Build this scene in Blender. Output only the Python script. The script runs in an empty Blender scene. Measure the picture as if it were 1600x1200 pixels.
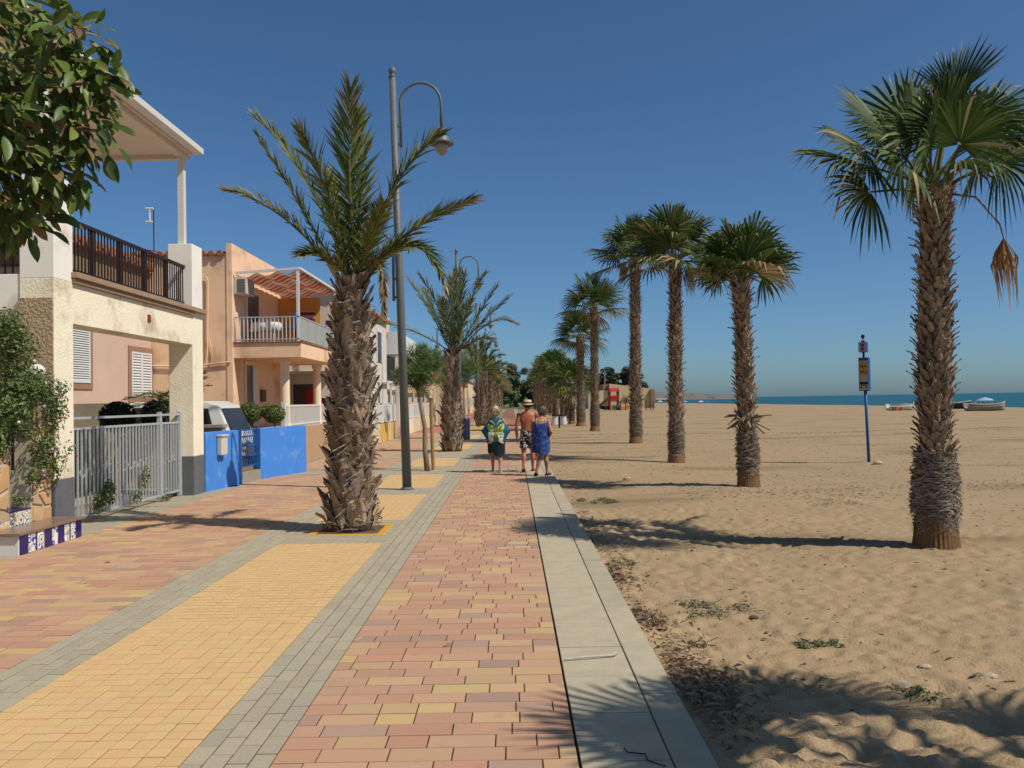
import bpy, bmesh, math, random
import numpy as np
from mathutils import Vector, Matrix, noise
random.seed(7)
SC = bpy.context.scene
COL = SC.collection
R = math.radians
V = Vector

# ---------------------------------------------------------------- camera
F, CAMZ = 1330.0, 1.65                       # focal length in photo pixels (1600 wide), eye height
PITCH, ROLL = math.atan(26.6 / F), 0.017
fwd = V((0, math.cos(PITCH), math.sin(PITCH)))
r0 = V((1, 0, 0)); u0 = r0.cross(fwd)
CR = r0 * math.cos(ROLL) - u0 * math.sin(ROLL)
CU = u0 * math.cos(ROLL) + r0 * math.sin(ROLL)
CAM = V((0, 0, CAMZ))
cd = bpy.data.cameras.new('camera'); cam = bpy.data.objects.new('camera', cd); COL.objects.link(cam)
cd.sensor_width = 36.0; cd.lens = 36.0 * F / 1600.0; cd.clip_start = 0.05; cd.clip_end = 90000
m = Matrix((CR, CU, -fwd)).transposed().to_4x4(); m.translation = CAM
cam.matrix_world = m
SC.camera = cam

# ---------------------------------------------------------------- sky, sun, exposure
SUN_EL, SUN_AZ = R(50), R(115)               # azimuth clockwise from +Y
w = bpy.data.worlds.new('World'); SC.world = w; w.use_nodes = True
wn = w.node_tree.nodes; wl = w.node_tree.links
bg = wn['Background']
sky = wn.new('ShaderNodeTexSky'); sky.sky_type = 'NISHITA'; sky.sun_disc = False
sky.sun_elevation = SUN_EL; sky.sun_rotation = SUN_AZ
sky.air_density = 0.75; sky.dust_density = 0.9; sky.ozone_density = 9.0; sky.altitude = 0
tint = wn.new('ShaderNodeMix'); tint.data_type = 'RGBA'; tint.blend_type = 'MULTIPLY'; tint.inputs[0].default_value = 1.0
wl.new(sky.outputs[0], tint.inputs[6]); tint.inputs[7].default_value = (0.94, 1.09, 1.06, 1)      # clear sea air: a cleaner blue all over
wl.new(tint.outputs[2], bg.inputs[0]); bg.inputs[1].default_value = 0.088
sd = bpy.data.lights.new('sun', 'SUN'); so = bpy.data.objects.new('sun', sd); COL.objects.link(so)
sd.energy = 4.6; sd.angle = R(0.55); sd.color = (1.0, 0.93, 0.82)
sdir = V((math.sin(SUN_AZ) * math.cos(SUN_EL), math.cos(SUN_AZ) * math.cos(SUN_EL), math.sin(SUN_EL)))
so.rotation_euler = (-sdir).to_track_quat('-Z', 'Y').to_euler(); so.location = (30, -15, 40)
SC.view_settings.view_transform = 'Standard'; SC.view_settings.look = 'None'
SC.view_settings.exposure = 0.0; SC.view_settings.gamma = 1.0; SC.view_settings.use_curve_mapping = False

# ---------------------------------------------------------------- pixel helpers (photo pixels -> directions)
def ray(x, y): return fwd * F + CR * (x - 800) - CU * (y - 600)
def gnd(x, y, z=0.0):
    d = ray(x, y); return CAM + d * ((z - CAMZ) / d.z)
def atY(x, y, Y):
    d = ray(x, y); return CAM + d * (Y / d.y)
def atX(x, y, X):
    d = ray(x, y); return CAM + d * (X / d.x)
def proj(p):
    v = V(p) - CAM; z = v.dot(fwd)
    if z < .1: return None
    return 800 + F * v.dot(CR) / z, 600 - F * v.dot(CU) / z

# ---------------------------------------------------------------- materials
def s2l(c):
    c = c / 255.0
    return c / 12.92 if c <= .04045 else ((c + .055) / 1.055) ** 2.4
def S(r, g, b, k=.85): return (s2l(r) * k * .8, s2l(g) * k * .8, s2l(b) * k * .8)
MATS = {}
def M(name, c, r=.8, var=.14, sc=5., bump=.15, bsc=60., c2=None, tint=None, spec=.3, metal=0., stain=None,
      trans=0., stretch=None, bdist=.01, streak=None):
    if name in MATS: return MATS[name]
    mt = bpy.data.materials.new(name); mt.use_nodes = True; MATS[name] = mt
    nt = mt.node_tree; N = nt.nodes; L = nt.links
    bs = N['Principled BSDF']; out = N['Material Output']
    geo = N.new('ShaderNodeNewGeometry'); vec = geo.outputs['Position']
    if stretch:
        mp = N.new('ShaderNodeMapping'); L.new(vec, mp.inputs[0]); mp.inputs['Scale'].default_value = stretch; vecs = mp.outputs[0]
    else: vecs = vec
    def nz(scale, v=vec, det=5., rough=.6):
        n = N.new('ShaderNodeTexNoise'); L.new(v, n.inputs['Vector'])
        n.inputs['Scale'].default_value = scale; n.inputs['Detail'].default_value = det; n.inputs['Roughness'].default_value = rough
        return n.outputs['Fac']
    def mix(f, a, b, t='MIX'):
        mx = N.new('ShaderNodeMix'); mx.data_type = 'RGBA'; mx.blend_type = t
        for s, v_ in ((mx.inputs[0], f), (mx.inputs[6], a), (mx.inputs[7], b)):
            if hasattr(v_, 'links'): L.new(v_, s)
            elif isinstance(v_, (int, float)): s.default_value = v_
            else: s.default_value = (*v_, 1)
        return mx.outputs[2]
    def mr(f, lo, hi):
        q = N.new('ShaderNodeMapRange'); L.new(f, q.inputs[0]); q.inputs[1].default_value = lo; q.inputs[2].default_value = hi
        return q.outputs[0]
    ca = tuple(x * (1 - var) for x in c); cb = c2 if c2 else tuple(min(x * (1 + var), .95) for x in c)
    col = mix(mr(nz(sc, vecs), .3, .7), ca, cb)
    fine = nz(bsc, vecs, 3.)
    col = mix(.35 if var > 0 else 0., col, mix(mr(fine, .25, .75), tuple(x * (1 - var * 1.2) for x in c), tuple(min(x * (1 + var * 1.2), .95) for x in cb)))
    if stain:
        sc_, th, wd, sco = stain
        col = mix(mr(nz(sco, vecs if streak is None else vec), th, th + wd), col, sc_)
    if tint in ('obj', 'both'):
        oi = N.new('ShaderNodeObjectInfo'); col = mix(1., col, oi.outputs['Color'], 'MULTIPLY')
    if tint in ('col', 'both'):
        at = N.new('ShaderNodeAttribute'); at.attribute_name = 'col'; col = mix(1., col, at.outputs['Color'], 'MULTIPLY')
    L.new(col, bs.inputs['Base Color'])
    bs.inputs['Roughness'].default_value = r; bs.inputs['Metallic'].default_value = metal
    bs.inputs['Specular IOR Level'].default_value = spec
    if bump > 0:
        b = N.new('ShaderNodeBump'); b.inputs['Strength'].default_value = bump; b.inputs['Distance'].default_value = bdist
        L.new(fine, b.inputs['Height']); L.new(b.outputs[0], bs.inputs['Normal'])
    if trans > 0:
        tr = N.new('ShaderNodeBsdfTranslucent'); L.new(col, tr.inputs[0])
        ms = N.new('ShaderNodeMixShader'); ms.inputs[0].default_value = trans
        L.new(bs.outputs[0], ms.inputs[1]); L.new(tr.outputs[0], ms.inputs[2]); L.new(ms.outputs[0], out.inputs[0])
    return mt
def glass(name, c, r=.05):
    mt = M(name, c, r=r, var=.1, bump=0, spec=.8); return mt

# ---------------------------------------------------------------- mesh builder
ORG = {}
class MB:
    def __init__(s): s.v = []; s.f = []; s.c = []; s.mi = []; s.cur = (1, 1, 1); s.m = 0
    def pt(s, p): s.v.append((p[0], p[1], p[2])); s.c.append(s.cur); return len(s.v) - 1
    def face(s, idx): s.f.append(tuple(idx)); s.mi.append(s.m)
    def poly(s, pts): s.face([s.pt(p) for p in pts])
    def hexa(s, p):                                 # 8 points: bottom ring, top ring
        i = [s.pt(q) for q in p]
        for q in ((3, 2, 1, 0), (4, 5, 6, 7), (0, 1, 5, 4), (1, 2, 6, 5), (2, 3, 7, 6), (3, 0, 4, 7)): s.face([i[k] for k in q])
    def box(s, x0, x1, y0, y1, z0, z1):
        s.hexa([(x0, y0, z0), (x1, y0, z0), (x1, y1, z0), (x0, y1, z0), (x0, y0, z1), (x1, y0, z1), (x1, y1, z1), (x0, y1, z1)])
    def obox(s, c, ax, ay, az):                     # oriented box: half vectors
        c = V(c)
        s.hexa([c + sx * ax + sy * ay + sz * az for sz in (-1, 1) for sx, sy in ((-1, -1), (1, -1), (1, 1), (-1, 1))])
    def beam(s, a, b, w, h=None, up=V((0, 0, 1))):
        a, b = V(a), V(b); d = b - a; l = d.length
        if l < 1e-6: return
        d /= l
        if abs(d.dot(up)) > .98: up = V((1, 0, 0))
        x = d.cross(up).normalized(); z = x.cross(d)
        s.obox((a + b) / 2, x * w / 2, d * l / 2, z * (h or w) / 2)
    def tube(s, pts, rad, n=8, cap=True, flat=None):
        pts = [V(p) for p in pts]
        if not hasattr(rad, '__len__'): rad = [rad] * len(pts)
        prev = None; x = None
        for i, p in enumerate(pts):
            t = (pts[min(i + 1, len(pts) - 1)] - pts[max(i - 1, 0)])
            t = t.normalized() if t.length > 1e-9 else V((0, 0, 1))
            if x is None:
                up = V((0, 0, 1)) if abs(t.z) < .9 else V((1, 0, 0)); x = t.cross(up).normalized()
            else:
                x = x - t * x.dot(t); x = x.normalized() if x.length > 1e-6 else t.orthogonal().normalized()
            y = t.cross(x); r = rad[i]
            ring = [s.pt(p + x * (r * math.cos(a)) + y * (r * (flat or 1) * math.sin(a))) for a in (2 * math.pi * k / n for k in range(n))]
            if prev:
                for k in range(n): s.face((prev[k], prev[(k + 1) % n], ring[(k + 1) % n], ring[k]))
            elif cap: s.face(ring[::-1])
            prev = ring
        if cap: s.face(prev)
    def loft(s, rings, cap=True):                  # rings of equal point count
        prev = None
        for rg in rings:
            ids = [s.pt(p) for p in rg]; n = len(ids)
            if prev:
                for k in range(n): s.face((prev[k], prev[(k + 1) % n], ids[(k + 1) % n], ids[k]))
            elif cap: s.face(ids[::-1])
            prev = ids
        if cap: s.face(prev)
    def lathe(s, prof, c, n=16, cap=True):
        s.loft([[(c[0] + r * math.cos(2 * math.pi * k / n), c[1] + r * math.sin(2 * math.pi * k / n), c[2] + z) for k in range(n)] for r, z in prof], cap)
    def ball(s, c, r, n=12, m=8, jit=0.):
        if not hasattr(r, '__len__'): r = (r, r, r)
        rings = []
        for j in range(m + 1):
            a = -math.pi / 2 + math.pi * j / m; q = max(math.cos(a), .02)
            rings.append([(c[0] + r[0] * q * math.cos(2 * math.pi * k / n) * (1 + random.uniform(-jit, jit)),
                           c[1] + r[1] * q * math.sin(2 * math.pi * k / n) * (1 + random.uniform(-jit, jit)), c[2] + r[2] * math.sin(a)) for k in range(n)])
        s.loft(rings)
    def mesh(s, name, mats, org=(0, 0, 0), smooth=False):
        me = bpy.data.meshes.new(name)
        if org != (0, 0, 0): vv = [(a - org[0], b - org[1], c - org[2]) for a, b, c in s.v]
        else: vv = s.v
        me.from_pydata(vv, [], s.f); 
        if not isinstance(mats, (list, tuple)): mats = [mats]
        for q in mats: me.materials.append(q)
        if len(mats) > 1: me.polygons.foreach_set('material_index', s.mi)
        at = me.attributes.new('col', 'FLOAT_COLOR', 'POINT')
        at.data.foreach_set('color', np.array([(*c, 1.) for c in s.c], dtype=np.float32).ravel())
        if smooth: me.polygons.foreach_set('use_smooth', [True] * len(s.f))
        me.validate(); me.update()
        return me
    def build(s, name, mats, parent=None, smooth=False, org=None, bevel=0., kind=None):
        if org is None: org = ORG[parent.name] if parent else (0, 0, 0)
        o = bpy.data.objects.new(name, s.mesh(name, mats, tuple(org), smooth)); COL.objects.link(o)
        if parent: o.parent = parent
        else: o.location = org
        ORG[o.name] = tuple(org)
        if bevel > 0:
            b = o.modifiers.new('bevel', 'BEVEL'); b.width = bevel; b.segments = 2; b.limit_method = 'ANGLE'; b.angle_limit = R(40)
        if kind: o['kind'] = kind
        return o
def tag(o, label, cat, group=None):
    o['label'] = label; o['category'] = cat
    if group: o['group'] = group
    return o
def thing(name, loc, label, cat, group=None):
    o = bpy.data.objects.new(name, None); COL.objects.link(o); o.location = loc; o.empty_display_size = .2
    ORG[o.name] = tuple(loc)
    return tag(o, label, cat, group)
def struct(o): o['kind'] = 'structure'; return o
def link_copy(me, name, parent, loc, rot=None, scale=None, color=None):
    o = bpy.data.objects.new(name, me); COL.objects.link(o); o.parent = parent
    o.location = loc
    if rot is not None: o.rotation_mode = 'QUATERNION'; o.rotation_quaternion = rot
    if scale is not None: o.scale = scale
    if color is not None: o.color = (*color, 1)
    return o
ORD = 'first second third fourth fifth sixth seventh eighth ninth tenth eleventh twelfth thirteenth fourteenth fifteenth sixteenth seventeenth eighteenth nineteenth twentieth'.split()
U = random.uniform
# ================================================================ ground, paving, beach, sea
m_soil = M('dry_soil', S(150, 130, 100), var=.2, sc=.6)
m_joint = M('joint_sand', S(92, 80, 64), r=.95, var=.2, sc=30)
m_sandy_conc = M('pale_concrete', S(182, 172, 148), r=.9, var=.1, sc=3, bsc=90, stain=(S(130, 120, 100), .58, .12, 1.6))
gb = MB(); gb.box(-3000, .86, -30, 3000, -.6, -.06); ground = struct(gb.build('ground', m_soil))

BX = dict(kerb=(.70, .90), slab=(.28, .695), redR=(-1.14, .275), greyR=(-1.56, -1.14), yel=(-2.82, -1.56), greyL=(-3.24, -2.82), redL=(-5.60, -3.24))
YN, YG, YF = -1.5, 46.0, 175.0               # pieces from YN to YG, plain sheets beyond
m_brick = M('red_brick', (1, 1, 1), r=.85, var=.1, sc=12, bsc=150, tint='both', bump=.25, bdist=.003, stain=((.76, .79, .84), .6, .12, 7.))
m_grey = M('grey_paver', (1, 1, 1), r=.9, var=.25, sc=40, bsc=130, tint='both', bump=.4, bdist=.003)
m_yel = M('yellow_tile', (1, 1, 1), r=.8, var=.08, sc=9, bsc=160, tint='both', bump=.15, bdist=.002)
m_slab = M('granite_slab', S(194, 182, 154, .95), r=.85, var=.15, sc=5, bsc=110, bump=.25, bdist=.002, tint='both', stain=(S(150, 140, 120), .62, .14, 2.2))

DIRT_SHADE = {'red_brick': .42, 'grey_paver': .55, 'yellow_tile': .62, 'granite_slab': .4}  # side darkening per piece: joint dirt plus joint shadow painted as vertex colour
def piece_mesh(name, lx, ly, mat, ch=.0045, h=.014):
    k = DIRT_SHADE[mat.name]; b = MB(); x, y = lx / 2, ly / 2
    b.cur = (k, k * .97, k * .93); lo = [b.pt(p) for p in ((-x, -y, -h), (x, -y, -h), (x, y, -h), (-x, y, -h))]
    mid = [b.pt(p) for p in ((-x, -y, -ch), (x, -y, -ch), (x, y, -ch), (-x, y, -ch))]
    b.cur = (1, 1, 1); to = [b.pt(p) for p in ((-x + ch, -y + ch, 0), (x - ch, -y + ch, 0), (x - ch, y - ch, 0), (-x + ch, y - ch, 0))]
    b.face(to)
    for k in range(4):
        b.face((lo[k], lo[(k + 1) % 4], mid[(k + 1) % 4], mid[k])); b.face((mid[k], mid[(k + 1) % 4], to[(k + 1) % 4], to[k]))
    return b.mesh(name, mat)
PM = {}
def lay(name, parent, mat, items, keep=300):
    """items: (x, y, lx, ly, colour). The largest in view become objects, the rest one joined part."""
    sc = []
    for it in items:
        x, y, lx, ly, c = it
        a = 0
        if y > 3.2:
            p = proj((x, y, 0))
            if p and -40 < p[0] < 1640 and p[1] < 1215: a = lx * ly / y ** 3
        sc.append(a)
    order = sorted(range(len(items)), key=lambda i: -sc[i]); near = set(i for i in order[:keep] if sc[i] > 0)
    b = MB()
    for i, (x, y, lx, ly, c) in enumerate(items):
        dz = U(-.0015, .0015)
        if i in near:
            key = (mat.name, round(lx, 3), round(ly, 3))
            if key not in PM: PM[key] = piece_mesh(name, lx, ly, mat)
            link_copy(PM[key], name, parent, (x, y, dz), V((U(-.004, .004), U(-.004, .004), 0)).rotation_difference(V((0, 0, 1))) if False else Matrix.Rotation(U(-.006, .006), 3, 'Z').to_quaternion(), None, c)
        else:
            b.cur = tuple(q * DIRT_SHADE[mat.name] for q in c); hx, hy, ch, h = lx / 2, ly / 2, .006, .014
            lo = [b.pt(p) for p in ((x - hx, y - hy, -h), (x + hx, y - hy, -h), (x + hx, y + hy, -h), (x - hx, y + hy, -h))]
            b.cur = c; to = [b.pt(p) for p in ((x - hx + ch, y - hy + ch, dz), (x + hx - ch, y - hy + ch, dz), (x + hx - ch, y + hy - ch, dz), (x - hx + ch, y + hy - ch, dz))]
            b.face(to)
            for k in range(4): b.face((lo[k], lo[(k + 1) % 4], to[(k + 1) % 4], to[k]))
    if b.f: b.build('distant_' + name + 's', mat, parent, kind='stuff')
def sheet(name, x0, x1, mat, z=-.011):
    b = MB(); b.poly([(x0, YN, z), (x1, YN, z), (x1, YF, z), (x0, YF, z)]); o = struct(b.build(name, mat)); return o
def vary(c, a=.08):
    k = 1 + U(-a, a) * .8; return tuple(min(x * k * (1 + U(-.03, .03)), .95) for x in c)
RED = [S(218, 171, 140), S(214, 164, 134), S(218, 174, 141)]; ORA = S(224, 184, 142); YEL = S(226, 192, 136); PUR = S(198, 164, 142)
def brick_col(x, y):
    q = noise.noise(V((x * .45, y * .45, 3.))) * .5 + .5; u = random.random()
    py = .05 + (.22 if q > .55 else .07) * (1 if y < 14 else .35)
    if u < py: return vary(YEL if random.random() < .6 else ORA)
    if u < py + .1: return vary(PUR)
    if u < py + .3: return vary(ORA)
    return vary(random.choice(RED))
CROSS = [(20.1, 21.3), (25.4, 26.9), (37.0, 38.2), (42.6, 44.0)]     # grey strips right across the walk
def in_cross(y): return any(a - .04 < y < b + .04 for a, b in CROSS)
def bricks(x0, x1):
    it = []; y = YN; row = .1515
    while y < YG:
        if not in_cross(y + row / 2):
            x = x0; first = random.choice((.1, .15, .2, .25))
            while x < x1 - .005:
                l = first or random.choice((.2, .25, .25, .3, .33)); first = 0
                if x + l > x1 - .07: l = x1 - x
                it.append((x + l / 2, y + row / 2, l - .003, row - .004, brick_col(x, y))); x += l
        y += row
    return it
GC = S(196, 184, 158, .95)
def greys(x0, x1, lo=YN, hi=YG, dx=.105, dy=.21, out=None):
    it = [] if out is None else out; n = max(1, round((x1 - x0) / dx)); d = (x1 - x0) / n
    for k in range(n):
        y = lo + (dy / 2 if k % 2 else 0) * 1
        if k % 2: it.append((x0 + d * (k + .5), lo + dy / 4, d - .005, dy / 2 - .005, vary(GC)))
        while y < hi - .02:
            l = min(dy, hi - y); it.append((x0 + d * (k + .5), y + l / 2, d - .005, l - .005, vary(GC))); y += l
    return it
redR = sheet('red_brick_walk', *BX['redR'], m_joint); lay('brick', redR, m_brick, bricks(*BX['redR']))
redL = sheet('red_brick_pavement', *BX['redL'], m_joint); lay('brick', redL, m_brick, bricks(*BX['redL']))
gR = sheet('grey_paver_band', *BX['greyR'], m_joint); lay('paver', gR, m_grey, greys(*BX['greyR']))
gL = sheet('grey_paver_border', *BX['greyL'], m_joint); lay('paver', gL, m_grey, greys(*BX['greyL']))
# central strip: yellow fields, grey cross pavers and planting pits
YS = [(YN, 10.12), (12.06, 15.38), (16.5, 19.55), (22.0, 25.2), (30.0, 33.4), (34.6, 36.8), (38.4, 42.4)]
PITS = [(10.69, 11.62), (28.1, 29.1)]
ys = sheet('yellow_tile_strip', *BX['yel'], m_joint)
it = []; x0, x1 = BX['yel']; d = (x1 - x0) / 12; YC = S(232, 193, 136, .95)
for a, b in YS:
    n = max(1, round((b - a) / d)); dy = (b - a) / n
    for j in range(n):
        for k in range(12): it.append((x0 + d * (k + .5), a + dy * (j + .5), d - .004, dy - .004, vary(YC, .045)))
lay('tile', ys, m_yel, it)
gi = []; edges = [YN] + [q for p in YS for q in p] + [YG]
for a, b in zip(edges[0::2], edges[1::2]):
    if b - a < .05: continue
    x = x0
    for k in range(6):                      # lying across
        y = a
        while y < b - .03:
            l = min(.105, b - y); xc = x + .105
            if not any(pa + .07 < y + l / 2 < pb - .07 and -2.46 < xc < -1.80 for pa, pb in PITS): gi.append((xc, y + l / 2, .205, l - .005, vary(GC)))
            y += l
        x += .21
gx = MB(); gx.poly([(x0, YN, -.0125), (x1, YN, -.0125), (x1, YN + .01, -.0125), (x0, YN + .01, -.0125)])
lay('paver', ys, m_grey, gi, keep=0)
cr = []
for a, b in CROSS:
    for (p, q) in (BX['redR'], BX['redL']): greys(p, q, a, b, dx=.21, dy=.105, out=cr)
lay('paver', redR, m_grey, cr, keep=0)
# yellow painted rims of the planting pits, earth inside
m_rim = M('yellow_rim', S(226, 172, 70), r=.7, var=.12, sc=12)
m_earth = M('pit_earth', S(120, 95, 68), r=1, var=.3, sc=10, bump=.6, bdist=.03)
for a, b in PITS:
    e = MB(); e.box(-2.52, -1.74, a + .1, b - .1, -.05, .006); eo = struct(e.build('pit_earth', m_earth))
    for q in ((-2.62, -1.64, a, a + .1), (-2.62, -1.64, b - .1, b), (-2.62, -2.52, a + .1, b - .1), (-1.74, -1.64, a + .1, b - .1)):
        k = MB(); k.box(*q, -.03, .008); k.build('rim_block', m_rim, eo, bevel=.008)
# slabs and kerb stones beside the sand
sl = struct(MB.build((lambda b: (b.box(.28, .90, YN, YF, -.2, -.012), b)[1])(MB()), 'stone_edging', m_joint))
y = YN + .02
while y < YG:
    c = vary((1, 1, 1), .05)
    key = 'slab'
    if key not in PM: PM[key] = piece_mesh('slab', .4145, .595, m_slab, .004, .02)
    link_copy(PM[key], 'slab', sl, (.4915, y + .3, U(-.002, .002)), Matrix.Rotation(U(-.003, .003), 3, 'Z').to_quaternion(), None, c); y += .6
y = YN + .3
while y < YG:
    c = vary((.9, .9, .9), .07)
    if 'kerb' not in PM: PM['kerb'] = piece_mesh('kerb_stone', .198, .994, m_slab, .006, .16)
    link_copy(PM['kerb'], 'kerb_stone', sl, (.801, y + .5, U(-.002, .003)), None, None, c); y += 1.0
fk = MB(); fk.box(.28, .90, YG, YF, -.16, -.003); fk.build('distant_kerb_stones', m_slab, sl, kind='stuff')
# plain far sheets with the same colours
m_rf = M('far_brick', S(190, 130, 105), var=.12, sc=2); m_gf = M('far_grey', S(170, 166, 146), var=.08); m_yf = M('far_yellow', S(212, 172, 106), var=.08)
for nm, par, mt in (('redR', redR, m_rf), ('redL', redL, m_rf), ('greyR', gR, m_gf), ('greyL', gL, m_gf), ('yel', ys, m_yf)):
    b = MB(); a, c = BX[nm]; b.poly([(a, YG, -.004), (c, YG, -.004), (c, YF, -.004), (a, YF, -.004)]); b.build('distant_paving', mt, par, kind='stuff')
# concrete verge in front of the houses
cv = MB(); cv.poly([(-9.4, YN, -.02), (-5.605, YN, -.004), (-5.605, 60, -.004), (-9.4, 60, -.02)]); struct(cv.build('concrete_verge', m_sandy_conc))
fp = MB(); fp.poly([(-9, 60, -.03), (-5.605, 60, -.008), (-5.605, YF, -.008), (-9, YF, -.03)]); struct(fp.build('side_pavement', m_rf))
# park lawn at the far end
m_lawn = M('lawn', S(96, 120, 66), var=.3, sc=.5)
lw = MB(); lw.poly([(-60, YF, .02), (30, YF, .02), (30, 420, .02), (-60, 420, .02)]); struct(lw.build('far_lawn', m_lawn))

# ---------------------------------------------------------------- sand
def sand_base(x, y):
    x = np.asarray(x, float); y = np.asarray(y, float)
    z = -.085 + .03 * np.sin(x * .9 + y * .23 + 1) + .022 * np.sin(y * .61 - x * .35) + .012 * np.sin(x * 2.3 + y * 1.1)
    z = z * 1.0 + .035 * np.exp(-(x - .9) / .5)
    z = np.where(y > 20, z * .7 - .02, z)
    s = np.clip((x - 57) / 14, 0, 2); z = z - s * 1.25 + .10 * np.exp(-((x - 54) / 5) ** 2)
    return z
def sz(x, y): return float(sand_base(x, y))
def axis(segs):
    out = []
    for a, b, s0, s1 in segs:
        t = a
        while t < b:
            out.append(t); k = (t - a) / (b - a); t += s0 + (s1 - s0) * k
    return out + [segs[-1][1]]
xs = np.array(axis([(.905, 6.5, .036, .05), (6.5, 14, .06, .4), (14, 56, .5, 2.5), (56, 86, 1.5, 4)]))
yv = np.array(axis([(-14, 3, 1.2, .2), (3, 12, .036, .045), (12, 26, .05, .16), (26, 80, .2, 2.5), (80, 900, 3, 60)]))
X, Y = np.meshgrid(xs, yv); Z = sand_base(X, Y)
rng = np.random.default_rng(5)
for i in range(1700):                         # footprints and scuffs
    x = .95 + rng.random() ** 1.3 * 9; y = 3.2 + rng.random() ** 1.25 * 19
    if x - .9 < .05: continue
    r = rng.uniform(.05, .13); el = rng.uniform(1.1, 2.2); a = rng.uniform(0, 3.14); dp = rng.uniform(.004, .012) * (1.0 if y < 12 else .8)
    i0, i1 = np.searchsorted(xs, (x - r * 4, x + r * 4)); j0, j1 = np.searchsorted(yv, (y - r * 4, y + r * 4))
    if i1 <= i0 or j1 <= j0: continue
    dx = X[j0:j1, i0:i1] - x; dy = Y[j0:j1, i0:i1] - y
    u = (dx * math.cos(a) + dy * math.sin(a)) / (r * el); v = (-dx * math.sin(a) + dy * math.cos(a)) / r
    q = u * u + v * v
    Z[j0:j1, i0:i1] += -dp * np.exp(-q * 1.4) + dp * .55 * np.exp(-(np.sqrt(q) - 1.5) ** 2 * 5)
for i in range(5200):                         # smaller, crisper dents
    x = .97 + rng.random() ** 1.4 * 6; y = 3.3 + rng.random() ** 1.5 * 10
    r = rng.uniform(.03, .06); el = rng.uniform(1., 2.); a = rng.uniform(0, 3.14); dp = rng.uniform(.006, .017)
    i0, i1 = np.searchsorted(xs, (x - r * 5, x + r * 5)); j0, j1 = np.searchsorted(yv, (y - r * 5, y + r * 5))
    if i1 <= i0 or j1 <= j0: continue
    dx = X[j0:j1, i0:i1] - x; dy = Y[j0:j1, i0:i1] - y
    q = ((dx * math.cos(a) + dy * math.sin(a)) / (r * el)) ** 2 + ((-dx * math.sin(a) + dy * math.cos(a)) / r) ** 2
    Z[j0:j1, i0:i1] += -dp * np.exp(-q * q * 1.2) + dp * .4 * np.exp(-(np.sqrt(q) - 1.6) ** 2 * 4)
near = (Y < 16) & (X < 12)
Z += np.where(near, .004 * np.sin(X * 31 + 5 * np.sin(Y * 7)) * np.sin(Y * 27 + 4 * np.sin(X * 5)), 0)
Z = np.where(X < .98, np.minimum(Z, -.012), Z)
nx, ny = len(xs), len(yv)
me = bpy.data.meshes.new('sand')
vv = np.stack([X, Y, Z], -1).reshape(-1, 3)
ii = np.arange(nx * ny).reshape(ny, nx)
fs = np.stack([ii[:-1, :-1], ii[:-1, 1:], ii[1:, 1:], ii[1:, :-1]], -1).reshape(-1, 4)
me.vertices.add(len(vv)); me.vertices.foreach_set('co', vv.ravel())
me.loops.add(fs.size); me.loops.foreach_set('vertex_index', fs.ravel().astype(np.int32))
me.polygons.add(len(fs)); me.polygons.foreach_set('loop_start', np.arange(0, fs.size, 4, dtype=np.int32)); me.polygons.foreach_set('loop_total', np.full(len(fs), 4, np.int32))
me.polygons.foreach_set('use_smooth', [True] * len(fs)); me.update(calc_edges=True)
def sand_mat():
    mt = M('beach_sand', S(180, 155, 120, .9), r=.95, var=.1, sc=.9, bsc=55, bump=.6, bdist=.02, spec=.15)
    nt = mt.node_tree; N = nt.nodes; L = nt.links; bs = N['Principled BSDF']
    src = bs.inputs['Base Color'].links[0].from_socket
    geo = N.new('ShaderNodeNewGeometry')
    def nz(scale, st=(1, 1, 1), det=4):
        mp = N.new('ShaderNodeMapping'); L.new(geo.outputs['Position'], mp.inputs[0]); mp.inputs['Scale'].default_value = st
        n = N.new('ShaderNodeTexNoise'); L.new(mp.outputs[0], n.inputs[0]); n.inputs['Scale'].default_value = scale; n.inputs['Detail'].default_value = det
        return n.outputs['Fac']
    def ramp(f, a, b):
        q = N.new('ShaderNodeMapRange'); L.new(f, q.inputs[0]); q.inputs[1].default_value = a; q.inputs[2].default_value = b; return q.outputs[0]
    def mix(f, a, c):
        mx = N.new('ShaderNodeMix'); mx.data_type = 'RGBA'; L.new(f, mx.inputs[0]); L.new(a, mx.inputs[6]); mx.inputs[7].default_value = (*c, 1); return mx.outputs[2]
    c = mix(ramp(nz(.55, (.35, 1, 1), 6), .55, .72), src, S(146, 124, 92))       # streaks of debris and trampled weed
    c = mix(ramp(nz(38, (1, 1, 1), 2), .70, .78), c, S(112, 92, 68))             # dark specks
    c = mix(ramp(nz(52, (1, 1, 1), 2), .73, .8), c, S(214, 200, 176))            # pale shell specks
    L.new(c, bs.inputs['Base Color']); return mt
me.materials.append(sand_mat())
sand = bpy.data.objects.new('sand', me); COL.objects.link(sand); struct(sand)

# ---------------------------------------------------------------- sea
def sea_mat():
    mt = M('sea_water', S(14, 84, 98, 1.1), r=.4, var=.25, sc=.05, bsc=1.2, bump=.9, bdist=.5, spec=.35, stretch=(1, .35, 1)); return mt
sb = MB(); sb.poly([(58, -600, -1.15), (60000, -600, -1.15), (60000, 60000, -1.15), (58, 60000, -1.15)])
struct(sb.build('sea', sea_mat()))
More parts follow.
